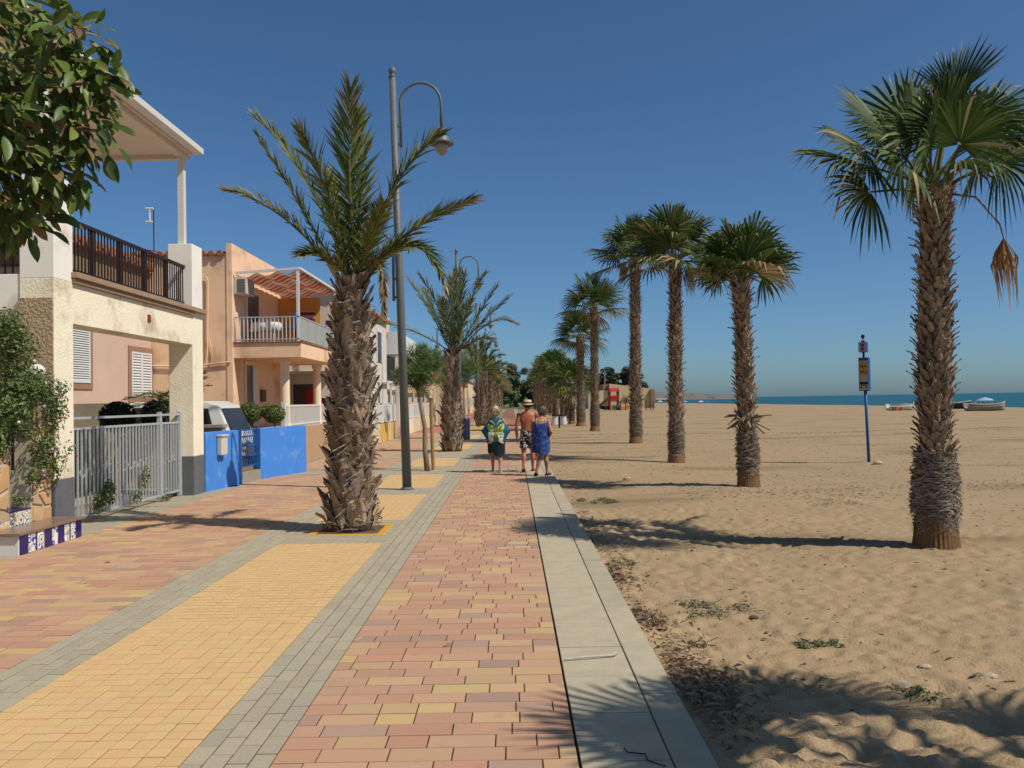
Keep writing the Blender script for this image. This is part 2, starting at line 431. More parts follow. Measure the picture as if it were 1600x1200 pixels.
# headland
hb = MB(); n = 40; prof = [11 * min(1, i / 4 + .5) * (1 - (i / 39) ** 2 * .8) * (1 + .05 * math.sin(i * 1.3) + .03 * math.sin(i * 3.1)) for i in range(n)]
m_hill = M('dry_hill', S(128, 118, 108), var=.25, sc=.02)
rings = [[], [], [], []]
for i in range(n):
    x = 150 + i * 6.5; h = prof[i]
    rings[0].append((x, 1400, -2)); rings[1].append((x, 1430 + 6 * math.sin(i), h * .55 + U(-.6, .6))); rings[2].append((x, 1480, h * 1.35)); rings[3].append((x, 1700, -2))
for a, b in zip(rings[:-1], rings[1:]):
    for i in range(n - 1): hb.poly([a[i], a[i + 1], b[i + 1], b[i]])
struct(hb.build('headland', m_hill, smooth=False))
# ================================================================ palms and other trees
m_leaf = M('palm_leaf', (1, 1, 1), r=.55, var=.18, sc=6, bump=0, tint='col', spec=.25, trans=.22)
m_leafd = M('garden_leaf', (1, 1, 1), r=.5, var=.2, sc=14, bump=0, tint='col', spec=.4, trans=.2)
m_boot = M('palm_boot', S(168, 150, 130), r=.95, var=.35, sc=16, bsc=90, bump=.6, bdist=.006, tint='both', stain=(S(112, 92, 72), .55, .1, 24.))
m_core = M('palm_core', S(104, 86, 68), r=1, var=.35, sc=12, bsc=40, bump=.8, bdist=.02)
m_fibre = M('palm_fibre', (1, 1, 1), r=1, var=.25, sc=20, bump=0, tint='col')
m_base = M('palm_base', S(160, 122, 84), r=.95, var=.35, sc=5, bsc=50, bump=.9, bdist=.02, stretch=(14, 14, .8))
def bez(a, b, c, t): return a * ((1 - t) ** 2) + b * (2 * t * (1 - t)) + c * (t * t)
def rc(c, a=.15):
    k = 1 + U(-a, a); return (c[0] * k * (1 + U(-.06, .06)), c[1] * k, c[2] * k * (1 + U(-.08, .08)))
GRN = [(.105, .155, .03), (.135, .185, .04), (.08, .12, .026), (.19, .205, .065)]
FGR = [(.055, .10, .02), (.08, .13, .026), (.042, .08, .016), (.12, .16, .04)]
DRY = [(.30, .21, .10), (.24, .15, .075), (.36, .27, .15)]
def date_frond(b, p0, p1, p2, n=46, L=.30, w=.017, dry=0., vee=.55, twist=0.):
    n = int(n * 1.7); L *= 1.55; w *= .9
    """pinnate frond: rachis plus two rows of narrow leaflets in a V"""
    p0, p1, p2 = V(p0), V(p1), V(p2)
    N = 14; pts = [bez(p0, p1, p2, i / N) for i in range(N + 1)]
    b.cur = rc((.20, .17, .06)) if dry < .8 else rc(DRY[0])
    b.tube(pts, [.020 * (1 - .85 * i / N) + .003 for i in range(N + 1)], 5)
    up = V((0, 0, 1))
    for i in range(n):
        t = .13 + .87 * i / (n - 1)
        p = bez(p0, p1, p2, t); T = ((p1 - p0) * (1 - t) + (p2 - p1) * t).normalized()
        S_ = T.cross(up)
        if S_.length < .15: S_ = T.cross(V((.3, -1, .1)))
        S_.normalize(); Nn = S_.cross(T).normalized()
        if twist: S_, Nn = S_ * math.cos(twist) + Nn * math.sin(twist), Nn * math.cos(twist) - S_ * math.sin(twist)
        ln = L * (.45 + .55 * math.sin(min(1, t * 1.5) * math.pi / 2)) * (1 if t < .7 else 1 - (t - .7) * 1.5)
        for sgn in (-1, 1):
            a = R(U(40, 60) - 26 * t); vv = vee + U(-.85, .6)
            d = T * math.cos(a) + (S_ * sgn * math.cos(vv) + Nn * math.sin(vv)) * math.sin(a)
            l = ln * U(.8, 1.12); g = V((0, 0, -l * U(.0, .16)))
            wd = d.cross(Nn * math.cos(U(-.8, .8)) + S_ * sgn * math.sin(U(.2, .9))).normalized() * w * U(.8, 1.2)
            isdry = random.random() < dry + (.25 if t > .85 else 0.)
            c = rc(random.choice(DRY if isdry else GRN), .25); b.cur = c
            q = p + d * l * .45; e = p + d * l + g
            i0, i1 = b.pt(p - wd * .35), b.pt(p + wd * .35); i2, i3 = b.pt(q + wd), b.pt(q - wd)
            b.cur = c if random.random() < .7 else rc(DRY[0]); i4 = b.pt(e)
            b.face((i0, i1, i2, i3)); b.face((i3, i2, i4))
def fan_leaf(b, base, hub, nrm, Rr, seg=38, spread=112, dry=0., droop=.25, pet=.016, closed=1.):
    """palmate leaf: petiole from base to hub, pleated blade, free drooping tips"""
    base, hub = V(base), V(hub); d = (hub - base).normalized(); nrm = V(nrm); nrm = (nrm - d * nrm.dot(d)).normalized(); s = d.cross(nrm)
    b.cur = rc((.16, .15, .055)) if dry < .7 else rc(DRY[1])
    mid = (base + hub) / 2 + V((0, 0, .03)); b.tube([base, mid, hub], [pet * 1.5, pet, pet * .7], 5)
    da = R(spread) * 2 / seg
    for i in range(seg):
        th = (-R(spread) + da * (i + .5)) * closed
        u = d * math.cos(th) + s * math.sin(th); v = -d * math.sin(th) + s * math.cos(th)
        ln = Rr * (.72 + .28 * math.cos(th * .8)) * U(.93, 1.06); fold = .10 * Rr * abs(math.sin(th * .9))
        c = rc(random.choice(FGR), .22) if random.random() > dry else rc(random.choice(DRY), .2)
        if random.random() < .04: c = rc(DRY[2])
        b.cur = c; prev = None
        for k, rr in enumerate((.05, .34, .56, .80)):
            hw = max(.004, ln * rr * da * .5 * closed * (1.04 if k < 2 else (.84 if k == 2 else .46)))
            pl = (1 if i % 2 else -1) * .012 * rr
            dz = -droop * ln * max(0, rr - .3) ** 2 * U(.8, 1.3)
            p = hub + u * ln * rr - nrm * fold * rr * rr + V((0, 0, dz))
            pr = (b.pt(p - v * hw + nrm * pl), b.pt(p + v * hw - nrm * pl))
            if prev: b.face((prev[0], prev[1], pr[1], pr[0]))
            prev = pr
        if random.random() < .22: b.cur = rc(DRY[2])
        e = hub + u * ln * U(.96, 1.1) - nrm * fold * 1.1 + V((0, 0, -droop * ln * U(.45, 1.25)))
        b.face((prev[0], prev[1], b.pt(e)))
def boot_mesh(name, W, H, out, th, mat, seed, ragged=.0):
    rnd = random.Random(seed); b = MB(); rows = []
    for k, (wz, z, o) in enumerate(((1., -.15, -.25), (.95, .3, .1), (.72, .7, .5), (.34 + rnd.uniform(-.1, .25), 1., 1. + rnd.uniform(-.3, .3)))):
        w_ = W * wz / 2 * rnd.uniform(.9, 1.1); cx = rnd.uniform(-.15, .15) * W * (k / 3); zz = H * z; oo = out * o; t = th * (1 if k < 3 else .5)
        rows.append([b.pt(q) for q in ((cx - w_, oo - t * .6, zz), (cx, oo + t * .5, zz + rnd.uniform(-ragged, ragged) * H), (cx + w_, oo - t * .6, zz + rnd.uniform(-ragged, ragged) * H), (cx, oo - t, zz))])
    for a, c in zip(rows[:-1], rows[1:]):
        for k in range(4): b.face((a[k], a[(k + 1) % 4], c[(k + 1) % 4], c[k]))
    b.face(rows[0][::-1]); b.face(rows[-1])
    return b.mesh(name, mat)
def add_mesh(b, me, Mx, col):
    b.cur = col; n = len(b.v)
    for v in me.vertices: b.pt(Mx @ v.co)
    for p in me.polygons: b.face([n + k for k in p.vertices])
WB = [boot_mesh('leaf_base', .078, .115 + .012 * (s % 3), .045 + .012 * (s % 3), .011, m_boot, s, .16) for s in range(7)]
DB = [boot_mesh('leaf_base', .13 + .012 * (s % 3), .22 + .03 * (s % 4), .06 + .012 * (s % 3), .016, m_boot, 20 + s, .22) for s in range(8)]
BOOTC = [(1, 1, 1), (.8, .76, .72), (1.15, 1.1, 1.05), (.62, .56, .5), (.95, .85, .75), (1.3, 1.25, 1.2)]
def spiral(z0, z1, dz, per, rfun):
    out = []; k = 0; z = z0
    while z < z1:
        out.append((z + U(-.3, .3) * dz, 2 * math.pi * ((k % per) + (.5 if (k // per) % 2 else 0)) / per + U(-.12, .12), rfun(z))); k += 1; z += dz / per
    return out
def boots(root, trunk, base, lean, pcs, z0, z1, dz, per, rfun, indiv, sc=1., tilt=(0, .35), side_boost=None):
    items = []
    for z, a, r in spiral(z0, z1, dz, per, rfun):
        out = V((math.cos(a), math.sin(a), 0)); q = Matrix.Rotation(a - math.pi / 2, 4, 'Z') @ Matrix.Rotation(-U(*tilt), 4, 'X') @ Matrix.Rotation(U(-.25, .25), 4, 'Y')
        loc = V(lean(z)) + out * r; s = sc * U(.8, 1.25)
        items.append((Matrix.Translation(loc) @ q @ Matrix.Diagonal((s * U(.85, 1.15), s * U(.7, 1.4), s * U(.85, 1.2), 1)), random.choice(BOOTC), a))
    if indiv:
        items.sort(key=lambda t: math.sin(t[2])); rest = items[300:]; items = items[:300]
        for Mx, c, a in items:
            l, q, s = Mx.decompose(); link_copy(random.choice(pcs), 'leaf_base', trunk, l - V(base), q, s, rc(c, .1))
    else: rest = items
    if rest:
        b = MB()
        for Mx, c, a in rest: add_mesh(b, random.choice(pcs), Mx, rc(c, .1))
        b.build('leaf_bases', m_boot, trunk, kind='stuff')
def strands(b, base, lean, z0, z1, r, n, ln=(.12, .3), cols=None, outw=.05, down=.5):
    for i in range(n):
        z = U(z0, z1); a = U(0, 2 * math.pi); o = V((math.cos(a), math.sin(a), 0)); t = V((-math.sin(a), math.cos(a), 0)) * random.choice((-1, 1))
        l = U(*ln); rr = r(z) if callable(r) else r
        p = V(lean(z)) + o * rr; b.cur = rc(random.choice(cols), .25); wv = V((0, 0, U(.004, .009)))
        d1 = t * U(.4, 1) + o * U(.1, .6) * outw / .05 * .3 + V((0, 0, U(-1, .4) * down)); d1.normalize()
        q = p + d1 * l * .5 + o * U(0, outw); e = q + (d1 - o * .5 + V((0, 0, -.35))) * l * .5
        i0, i1, i2, i3, i4 = b.pt(p - wv), b.pt(p + wv), b.pt(q + wv), b.pt(q - wv), b.pt(e); b.face((i0, i1, i2, i3)); b.face((i3, i2, i4))
FIB = [(.23, .18, .13), (.31, .26, .2), (.17, .13, .09), (.36, .31, .25)]

# ---------------------------------------------------------------- date palms (house side)
def date_palm(loc, H, rad, label, fronds, indiv=False, group='date palms along the planting strip', lean_x=0., seed=0, boot_sc=1., nleaf=46):
    random.seed(100 + seed); base = V(loc)
    root = thing('date_palm', base, label, 'palm tree', group)
    lean = lambda z: base + V((lean_x * (z / H), 0, z))
    def rf(z):
        u = z / H; return rad * (1.18 - 1.1 * u if u < .12 else (1.05 - .12 * u if u < .62 else .976 - (u - .62) * 1.15)) * (1 + .05 * math.sin(z * 5 + seed))
    b = MB(); b.tube([lean(H * i / 14) + V((U(-.01, .01), U(-.01, .01), -.05 if i == 0 else 0)) for i in range(15)], [rf(H * i / 14) - .03 for i in range(15)], 20)
    tr = b.build('trunk', m_core, root, smooth=True)
    boots(root, tr, base, lean, DB, .0, H, .125 * boot_sc, 14 if boot_sc <= 1.05 else 10, lambda z: rf(z) - .03, indiv, boot_sc * 1.0, (-.12, .3))
    if indiv:
        s = MB(); strands(s, base, lean, .02, H * .95, lambda z: rf(z) + .02, 420, (.12, .34), FIB, .05, .8); s.build('fibres', m_fibre, tr, kind='stuff')
    for f in fronds:
        b = MB(); date_frond(b, *f[:3], n=f[3].get('n', nleaf), L=f[3].get('L', .3), w=f[3].get('w', .017), dry=f[3].get('dry', .04), vee=f[3].get('vee', .55), twist=f[3].get('tw', 0)); b.build('frond', m_leaf, root)
    return root
Y1 = 11.17; B1 = gnd(548, 828)
def fr(Yc, hub, tip, mid, dy=0., my=0., **k):
    p0 = V((hub.x + U(-.08, .08), hub.y + U(-.08, .08), hub.z + U(-.12, .05)))
    return (p0, atY(mid[0], mid[1], Yc + my) if len(mid) == 2 else V(mid), atY(tip[0], tip[1], Yc + dy), k)
h1 = atY(553, 452, Y1)
random.seed(3)
F1 = [fr(Y1, h1, (352, 296), (455, 318), .3, .1, L=.22, dry=.25), fr(Y1, h1, (400, 184), (492, 262), .25, .1, L=.26), fr(Y1, h1, (402, 212), (478, 330), -.25, 0, L=.2, dry=.12),
      fr(Y1, h1, (470, 206), (520, 300), -.5, -.15, L=.30), fr(Y1, h1, (548, 138), (540, 290), -.1, 0, L=.34, vee=.3), fr(Y1, h1, (556, 170), (572, 300), .45, .1, L=.32),
      fr(Y1, h1, (512, 270), (528, 350), .9, .3, L=.26), fr(Y1, h1, (682, 214), (612, 262), -.2, 0, L=.32),
      fr(Y1, h1, (736, 312), (632, 352), -.3, -.1, L=.27, dry=.12), fr(Y1, h1, (698, 452), (655, 318), -.35, -.1, L=.22, dry=.15), fr(Y1, h1, (600, 492), (604, 350), -.35, -.2, L=.12, dry=.85),
      fr(Y1, h1, (470, 400), (500, 380), -.9, -.4, L=.2, dry=.3), fr(Y1, h1, (640, 390), (610, 370), .9, .3, L=.25), fr(Y1, h1, (600, 320), (585, 360), -1.0, -.3, L=.24)]
date_palm(B1, h1.z, .265, 'nearest date palm with a thick shaggy trunk, beside the tall grey lamp post', F1, True, seed=1, lean_x=.06)
Y2 = 28.62; B2 = gnd(706, 705); h2 = atY(708, 556, Y2)
F2 = [fr(Y2, h2, (635, 433), (672, 478), .4, .1, dry=.1, L=.3), fr(Y2, h2, (657, 432), (690, 478), -.3, 0, L=.4), fr(Y2, h2, (664, 455), (684, 500), .6, .2, L=.4), fr(Y2, h2, (714, 424), (712, 480), .1, 0, L=.42), fr(Y2, h2, (706, 434), (705, 490), -.6, -.2, L=.4),
      fr(Y2, h2, (725, 428), (718, 480), .6, .2, L=.4), fr(Y2, h2, (757, 430), (726, 470), -.3, -.1, L=.42), fr(Y2, h2, (774, 450), (740, 500), .5, .1, L=.35), fr(Y2, h2, (794, 466), (748, 505), -.2, 0, L=.36, dry=.2), fr(Y2, h2, (806, 506), (765, 480), .1, 0, L=.26, dry=.5),
      fr(Y2, h2, (560, 504), (640, 500), -.2, 0, L=.3, dry=.35), fr(Y2, h2, (770, 532), (745, 520), -.8, -.3, L=.3, dry=.3), fr(Y2, h2, (740, 560), (735, 530), -.5, -.2, L=.3, dry=.6), fr(Y2, h2, (690, 470), (698, 500), -1., -.4, L=.35), fr(Y2, h2, (735, 470), (722, 500), -1., -.4, L=.35)]
date_palm(B2, h2.z, .30, 'second date palm, trunk standing behind the small staked tree', F2, False, seed=2, nleaf=40)
def rand_fronds(hub, n, L, seed, lo=-5, hi=82, nl=30, dry=.1, w=.03):
    random.seed(seed); out = []
    for i in range(n):
        az = i * 2.399 + U(-.2, .2); el = R(hi + (lo - hi) * (i / (n - 1)) ** .9)
        d = V((math.cos(az) * math.cos(el), math.sin(az) * math.cos(el), math.sin(el))); l = L * U(.85, 1.12)
        out.append((hub + V((0, 0, U(-.1, .1))), hub + d * l * .55 + V((0, 0, .12 * l)), hub + d * l - V((0, 0, l * U(.12, .4) * math.cos(el))), dict(n=nl, L=.36, w=w, dry=dry + (.35 if i > n - 4 else 0))))
    return out
DY = [(58.6, 748, 3.75), (83, 763, 3.9), (100, 769, 4.1), (117, 775, 3.8), (134, 778, 4.2), (151, 781, 3.9), (168, 784, 4.2)]
for k, (yy, px, H) in enumerate(DY):
    p = V((-2.2, yy, 0)); hub = p + V((0, 0, H))
    date_palm(p, H, .34 if k < 2 else .3, f'{ORD[k + 2]} date palm from the camera in the row along the planting strip', rand_fronds(hub, 20 if k < 3 else 14, 2.4, 40 + k, nl=26 if k < 3 else 18, w=.03 if k < 3 else .05), False, seed=5 + k, boot_sc=1.5)

# ---------------------------------------------------------------- fan palms (beach side)
def fan_palm(loc, H, rad, label, leaves, indiv=False, seed=0, skirt=(.25, .85), bulge=.09, lean=(0, 0), collar=None, boot_sc=1., simple=False):
    random.seed(300 + seed); base = V(loc); root = thing('fan_palm', base, label, 'palm tree', 'fan palms along the beach')
    ln = lambda z: base + V((lean[0] * max(0, z / H) ** 1.3, lean[1] * (z / H), z))
    b = MB(); n = 64                                    # ribbed bare foot
    b.loft([[ln(z) + V((math.cos(a) * rr * (1 + (.02 if k % 2 else -.02)), math.sin(a) * rr * (1 + (.02 if k % 2 else -.02)), 0)) for k, a in ((k, 2 * math.pi * k / n) for k in range(n))] for z, rr in ((-.15, rad * 1.2), (.0, rad * 1.16), (.12, rad * 1.08), (skirt[0] + .12, rad * 1.0), (skirt[0] + .2, rad * .8))])
    b.build('trunk_foot', m_base, root)
    def rf(z):
        u = z / H; return rad * (.92 - .12 * u + .05 * math.sin(z * 3.1 + seed) + (.08 if u > .9 else 0))
    b = MB(); b.tube([ln(skirt[0] + (H - skirt[0]) * i / 16) for i in range(17)], [rf(skirt[0] + (H - skirt[0]) * i / 16) - .02 for i in range(17)], 16)
    tr = b.build('trunk', m_core, root, smooth=True)
    boots(root, tr, base, ln, WB, skirt[1] - .05, H, (.064 if indiv else .078) * boot_sc, 13 if indiv else 11, lambda z: rf(z) - .018, indiv, boot_sc * (.82 if indiv else 1), (-.2, .28))
    if skirt[1] > skirt[0]:
        def rs(z):
            u = (z - skirt[0]) / (skirt[1] - skirt[0]); return rad * .95 + bulge * math.sin(max(0, min(1, u)) * math.pi * (.9 if u < .6 else 1)) * (1 + .3 * math.sin(z * 17))
        c = MB(); c.tube([ln(skirt[0] + (skirt[1] - skirt[0]) * i / 10) for i in range(11)], [rs(skirt[0] + (skirt[1] - skirt[0]) * i / 10) - .02 for i in range(11)], 18)
        sk = c.build('fibre_skirt', m_core, root, smooth=True)
        s = MB(); strands(s, base, ln, skirt[0], skirt[1] + .1, lambda z: rs(z) - .015, 1500 if indiv else (700 if not simple else 200), (.08, .24), FIB, .018, .6); s.build('fibres', m_fibre, sk, kind='stuff')
    if collar:
        for k in range(22):
            a = 2 * math.pi * k / 22 + U(-.15, .15); o = V((math.cos(a), math.sin(a), 0)); z = collar + U(-.08, .1)
            dn = U(-.9, .5); c = MB(); c.cur = rc((.75, .7, .64), .2); p = ln(z) + o * (rad * .8); l = U(.16, .34); d = (o + V((0, 0, dn))).normalized(); t = V((-o.y, o.x, 0)) * U(.02, .035)
            q = p + d * l; nn = d.cross(t).normalized() * .012
            c.hexa([p - t - nn, p + t - nn, p + t + nn, p - t + nn, q - t * .6 - nn, q + t * .6 - nn, q + t * .4 + nn, q - t * .5 + nn]); c.build('cut_stalk', m_boot, root)
    for kw in leaves:
        b = MB(); fan_leaf(b, **kw); b.build('fan_leaf', m_leaf, root)
    return root
def fan_crown(hub, n, Rr, pet, seed, lo=-25, hi=85, seg=30, dry_from=.93, facing=None, flat=1., drp=.3):
    random.seed(seed); out = []
    for i in range(n):
        u = i / max(1, n - 1); az = i * 2.399 + U(-.25, .25); el = R(hi + (lo - hi) * u)
        d = V((math.cos(az) * math.cos(el), math.sin(az) * math.cos(el), math.sin(el))).normalized()
        h = hub + d * pet * U(.75, 1.15); up = V((0, 0, 1)); nr = (up - d * up.dot(d))
        if nr.length < .3: nr = V((math.cos(az), math.sin(az), .2)) * -1
        nr = (nr.normalized() + V((U(-.5, .5), U(-.5, .5), U(-.2, .2)))).normalized()
        out.append(dict(base=hub + V((0, 0, -.1 + U(-.06, .06))) + V((d.x, d.y, 0)) * .08, hub=h, nrm=nr, Rr=Rr * U(.85, 1.1) * (1 if u > .1 else .8), seg=seg, spread=U(95, 125) if u > .12 else 60, dry=.04 + (.5 if u > dry_from else 0), droop=U(.6, 1.3) * drp, closed=1. if u > .12 else .4))
    return out
ZS = -.09
def sgnd(px, py): 
    p = gnd(px, py, ZS); return V((p.x, p.y, sz(p.x, p.y) - .01))
P1 = sgnd(1463, 857); YR = P1.y; hR = atY(1460, 292, YR)
def fl(c, n, r, tip=None, dy=0., hubY=None, **k):      # a leaf whose blade is centred near photo pixel c
    return dict(base=hR + V((U(-.06, .06), U(-.05, .05), -.05)), hub=atY(c[0], c[1], YR + dy), nrm=n, Rr=r, **k)
random.seed(9)
L1 = [fl((1352, 258), (0.1, -.45, 1), .92, dy=-.1, seg=40, droop=.35), fl((1360, 300), (.3, -1, .5), .62, dy=-.45, dry=.18, seg=34, droop=.55, spread=100), fl((1388, 215), (.55, -.6, .6), .86, dy=.2, seg=40, droop=.12), fl((1410, 185), (.2, 1, .3), .72, dy=.35, seg=38, droop=.1),
      fl((1475, 205), (.1, -1, .12), .74, dy=-.35, seg=44, droop=.14, spread=125), fl((1480, 175), (-.9, -.4, .2), .86, dy=.1, seg=26, spread=40, droop=.03), fl((1440, 195), (.5, .8, .2), .8, dy=.5, seg=38, droop=.1), fl((1520, 200), (-.4, -.8, .3), .66, dy=-.2, seg=40, droop=.5),
      fl((1555, 215), (-.6, -.3, .75), .82, dy=.25, seg=36, droop=.12), fl((1562, 258), (-.3, -.75, .75), .6, dy=-.45, seg=40, droop=.85, spread=120), fl((1540, 240), (-.5, .5, .8), .8, dy=.6, seg=36, droop=.3), fl((1420, 262), (.2, -.8, .7), .7, dy=-.6, seg=40, droop=.55, spread=120),
      fl((1440, 250), (.1, .8, .7), .75, dy=.6, seg=36, droop=.4), fl((1500, 262), (-.1, -.9, .6), .55, dy=-.65, seg=36, droop=.8, spread=110), fl((1490, 150), (.5, .5, .1), .72, dy=.15, seg=30, spread=55, droop=.04), fl((1405, 240), (.5, .3, .8), .78, dy=.45, seg=34, droop=.3),
      fl((1350, 235), (.3, -.7, .8), .7, dy=-.25, seg=40, droop=.3, spread=120), fl((1455, 225), (.2, -1, .3), .72, dy=-.55, seg=44, droop=.2, spread=125), fl((1500, 225), (-.3, -1, .3), .72, dy=-.5, seg=44, droop=.25, spread=125), fl((1430, 210), (.4, -.9, .3), .75, dy=-.3, seg=44, droop=.2, spread=122), fl((1530, 190), (-.5, -.6, .3), .8, dy=.1, seg=40, droop=.15), fl((1590, 235), (-.6, -.5, .6), .7, dy=-.1, seg=40, droop=.4)]
fan_palm(P1, hR.z - P1.z, .215, 'nearest fan palm at the right edge with one dead leaf hanging', L1, True, seed=1, lean=(hR.x - P1.x, 0), skirt=(.22, .98), bulge=.045)
root1 = bpy.data.objects['fan_palm']
b = MB(); b.cur = DRY[1]; pa = hR + V((.1, -.1, -.1)); b.tube([pa, atY(1525, 308, YR - .2), atY(1562, 350, YR - .25), atY(1568, 372, YR - .25)], [.016, .012, .009, .007], 6)
t0 = atY(1568, 372, YR - .25); random.seed(4)
for i in range(46):
    a = U(0, 6.28); o = V((math.cos(a), math.sin(a), 0)); l = U(.35, .92); b.cur = rc(random.choice(((.42, .24, .09), (.33, .18, .07), (.5, .31, .13))), .2); wv = V((U(-1, 1), U(-1, 1), 0)).normalized() * .012
    p = t0; q = t0 + o * U(.05, .14) + V((0, 0, -l * .4)); e = t0 + o * U(.02, .12) + V((.02, 0, -l))
    i0, i1, i2, i3, i4 = b.pt(p - wv * .3), b.pt(p + wv * .3), b.pt(q + wv), b.pt(q - wv), b.pt(e); b.face((i0, i1, i2, i3)); b.face((i3, i2, i4))
b.build('dead_leaf', m_leaf, root1)
def simple_fan(px, py, tp, rad, label, seed, nl, Rr, pet, skirt, collar=None, lo=-25, hi=85, extra=0, boot=1.):
    p = sgnd(px, py); h = atY(tp[0], tp[1], p.y); 
    lv = fan_crown(h + V((0, 0, .05)), nl, Rr, pet, seed * 11, lo, hi, seg=30)
    r = fan_palm(p, h.z - p.z, rad, label, lv, False, seed, skirt, .035, (h.x - p.x, 0), collar, boot)
    return r, h
simple_fan(1170, 764, (1157, 442), .19, 'second fan palm, compact crown and a collar of cut stalks low on its trunk', 2, 24, .85, .55, (.2, 1.0), 1.28, lo=5, hi=88)
r3, h3 = simple_fan(1057, 722, (1055, 404), .21, 'third fan palm, tall, with brown hanging leaves under a ragged crown', 3, 24, 1.08, .72, (.1, 1.1), None, lo=-20)
r4, h4 = simple_fan(994, 693, (992, 405), .245, 'fourth fan palm, tallest trunk, flared shaggy foot and dead leaf on its left', 4, 24, 1.2, .85, (.1, 1.4), 1.75, lo=-18)
r5, h5 = simple_fan(930, 674, (928, 482), .26, 'fifth fan palm, just left of the red playground tower', 5, 20, 1.35, .95, (.1, 1.5), None, lo=-20)
r6, h6 = simple_fan(908, 666, (906, 526), .3, 'sixth fan palm, shorter one close behind the fifth', 6, 20, 1.35, .95, (.1, 1.3), None, lo=-25)
for root, h, ox, s in ((r3, h3, .3, 1.0), (r4, h4, -.45, 1.0)):
    b = MB(); 
    for i in range(40):
        a = U(0, 6.28); o = V((math.cos(a), math.sin(a), 0)); l = U(.5, 1.15) * s; b.cur = rc(random.choice(DRY), .2); wv = V((U(-1, 1), U(-1, 1), 0)).normalized() * .02
        t0 = h + V((ox, -.15, -.1)); q = t0 + o * U(.05, .15) + V((0, 0, -l * .4)); e = t0 + o * .1 + V((ox * .3, 0, -l))
        i0, i1, i2, i3, i4 = b.pt(t0 - wv * .3), b.pt(t0 + wv * .3), b.pt(q + wv), b.pt(q - wv), b.pt(e); b.face((i0, i1, i2, i3)); b.face((i3, i2, i4))
    b.build('dead_leaf', m_leaf, root)
FY = [(61.5, 2.9), (68.5, 3.3), (75, 3.6), (82, 4.6), (89.5, 5.4), (97, 5.6), (104, 5.8), (111, 6.0), (119, 5.8), (127, 6.0), (135, 5.6), (144, 5.9), (153, 5.7), (163, 5.8)]
for k, (yy, H) in enumerate(FY):
    random.seed(700 + k); x = 4.35 + U(-.12, .12); p = V((x, yy, sz(x, yy) - .02)); h = p + V((U(-.1, .1), 0, H))
    lv = fan_crown(h, 16 if k < 5 else 12, 1.35, 1.0, 800 + k, -35, 80, seg=20 if k < 4 else 14)
    fan_palm(p, H, .24, f'{ORD[k + 6]} fan palm from the camera in the beach row', lv, False, 20 + k, (.1, 1.1), .03, (0, 0), None, 2.0, True)
# the palm just out of view at the right that throws the foreground shadow
p0_ = V((4.55, 2.5, sz(4.55, 2.5) - .02)); h0 = p0_ + V((.05, 0, 3.75))
fan_palm(p0_, 3.7, .215, 'fan palm beside the camera whose crown shadow falls on the sand', fan_crown(h0, 19, .92, .85, 78, -15, 80, seg=32), False, 50, (.22, .95), .09)

# ---------------------------------------------------------------- feathery young trees on stakes
m_bark = M('young_bark', S(150, 128, 108), r=.95, var=.3, sc=14, bsc=60, bump=.5, bdist=.01)
m_stake = M('stake_wood', S(178, 132, 84), r=.8, var=.18, sc=9, stretch=(8, 8, 1))
def feather_tree(loc, top, label, lobes, seed, n=3800, ln=.16):
    random.seed(seed); base = V(loc); root = thing('feathery_tree', base, label, 'tree', 'young trees in the planting strip')
    top = V(top); b = MB(); md = base.lerp(top, .5) + V((.06, 0, 0)); b.tube([base - V((0, 0, .05)), base.lerp(top, .25), md, top], [.075, .06, .055, .05], 9)
    for c, r in lobes: b.tube([top - V((0, 0, .1)), top.lerp(V(c), .5) + V((U(-.1, .1), 0, 0)), V(c)], [.04, .025, .01], 6)
    b.build('trunk', m_bark, root, smooth=True)
    g = MB(); tot = sum(r ** 3 for c, r in lobes); cl = []
    for c, r in lobes:
        for _ in range(max(6, int(170 * r ** 3 / tot))):
            d = V((random.gauss(0, 1), random.gauss(0, 1), random.gauss(0, 1))).normalized(); cl.append((V(c) + d * r * random.random() ** .45, d, r))
    per = int(n * 2.2) // len(cl)
    for c, d, r in cl:
        up = (d + V((0, 0, .9))).normalized(); k = U(.6, 1.35)
        for _ in range(per):
            dd = (up + V((random.gauss(0, .55), random.gauss(0, .55), random.gauss(0, .45)))).normalized(); l = ln * U(.6, 1.4)
            p = c + V((random.gauss(0, .05), random.gauss(0, .05), random.gauss(0, .05))) * (r / .35); w_ = dd.orthogonal().normalized() * .006
            g.cur = tuple(q * k for q in rc(random.choice(((.12, .19, .045), (.165, .235, .055), (.095, .15, .04))), .25))
            g.face((g.pt(p - w_), g.pt(p + w_), g.pt(p + dd * l)))
    g.build('crown', m_leafd, root); return root
YT = 20.72; BT = gnd(668, 736)
feather_tree(BT, atY(652, 602, YT), 'young feathery green tree tied to a wooden stake beside the lamp post', [(atY(640, 585, YT), .38), (atY(668, 578, YT + .1), .40), (atY(655, 560, YT - .1), .30), (atY(628, 590, YT), .22), (atY(650, 548, YT), .13), (atY(664, 547, YT), .12), (atY(682, 565, YT), .2), (atY(660, 597, YT), .3)], 1)
rt = bpy.data.objects['feathery_tree']
b = MB(); s0, s1 = gnd(677, 734), atY(673, 622, 21.0); b.tube([s0 - V((0, 0, .05)), s1], [.045, .042], 9); b.build('stake', m_stake, rt)
b = MB(); b.tube([atY(667 + 4 * math.cos(a), 707 + 1.2 * math.sin(a), 20.85 + .12 * math.sin(a)) for a in (2 * math.pi * i / 12 for i in range(13))], .012, 5); b.build('tie', M('tie_rubber', S(40, 38, 36)), rt)
b2 = V((-2.25, 38.5, 0))
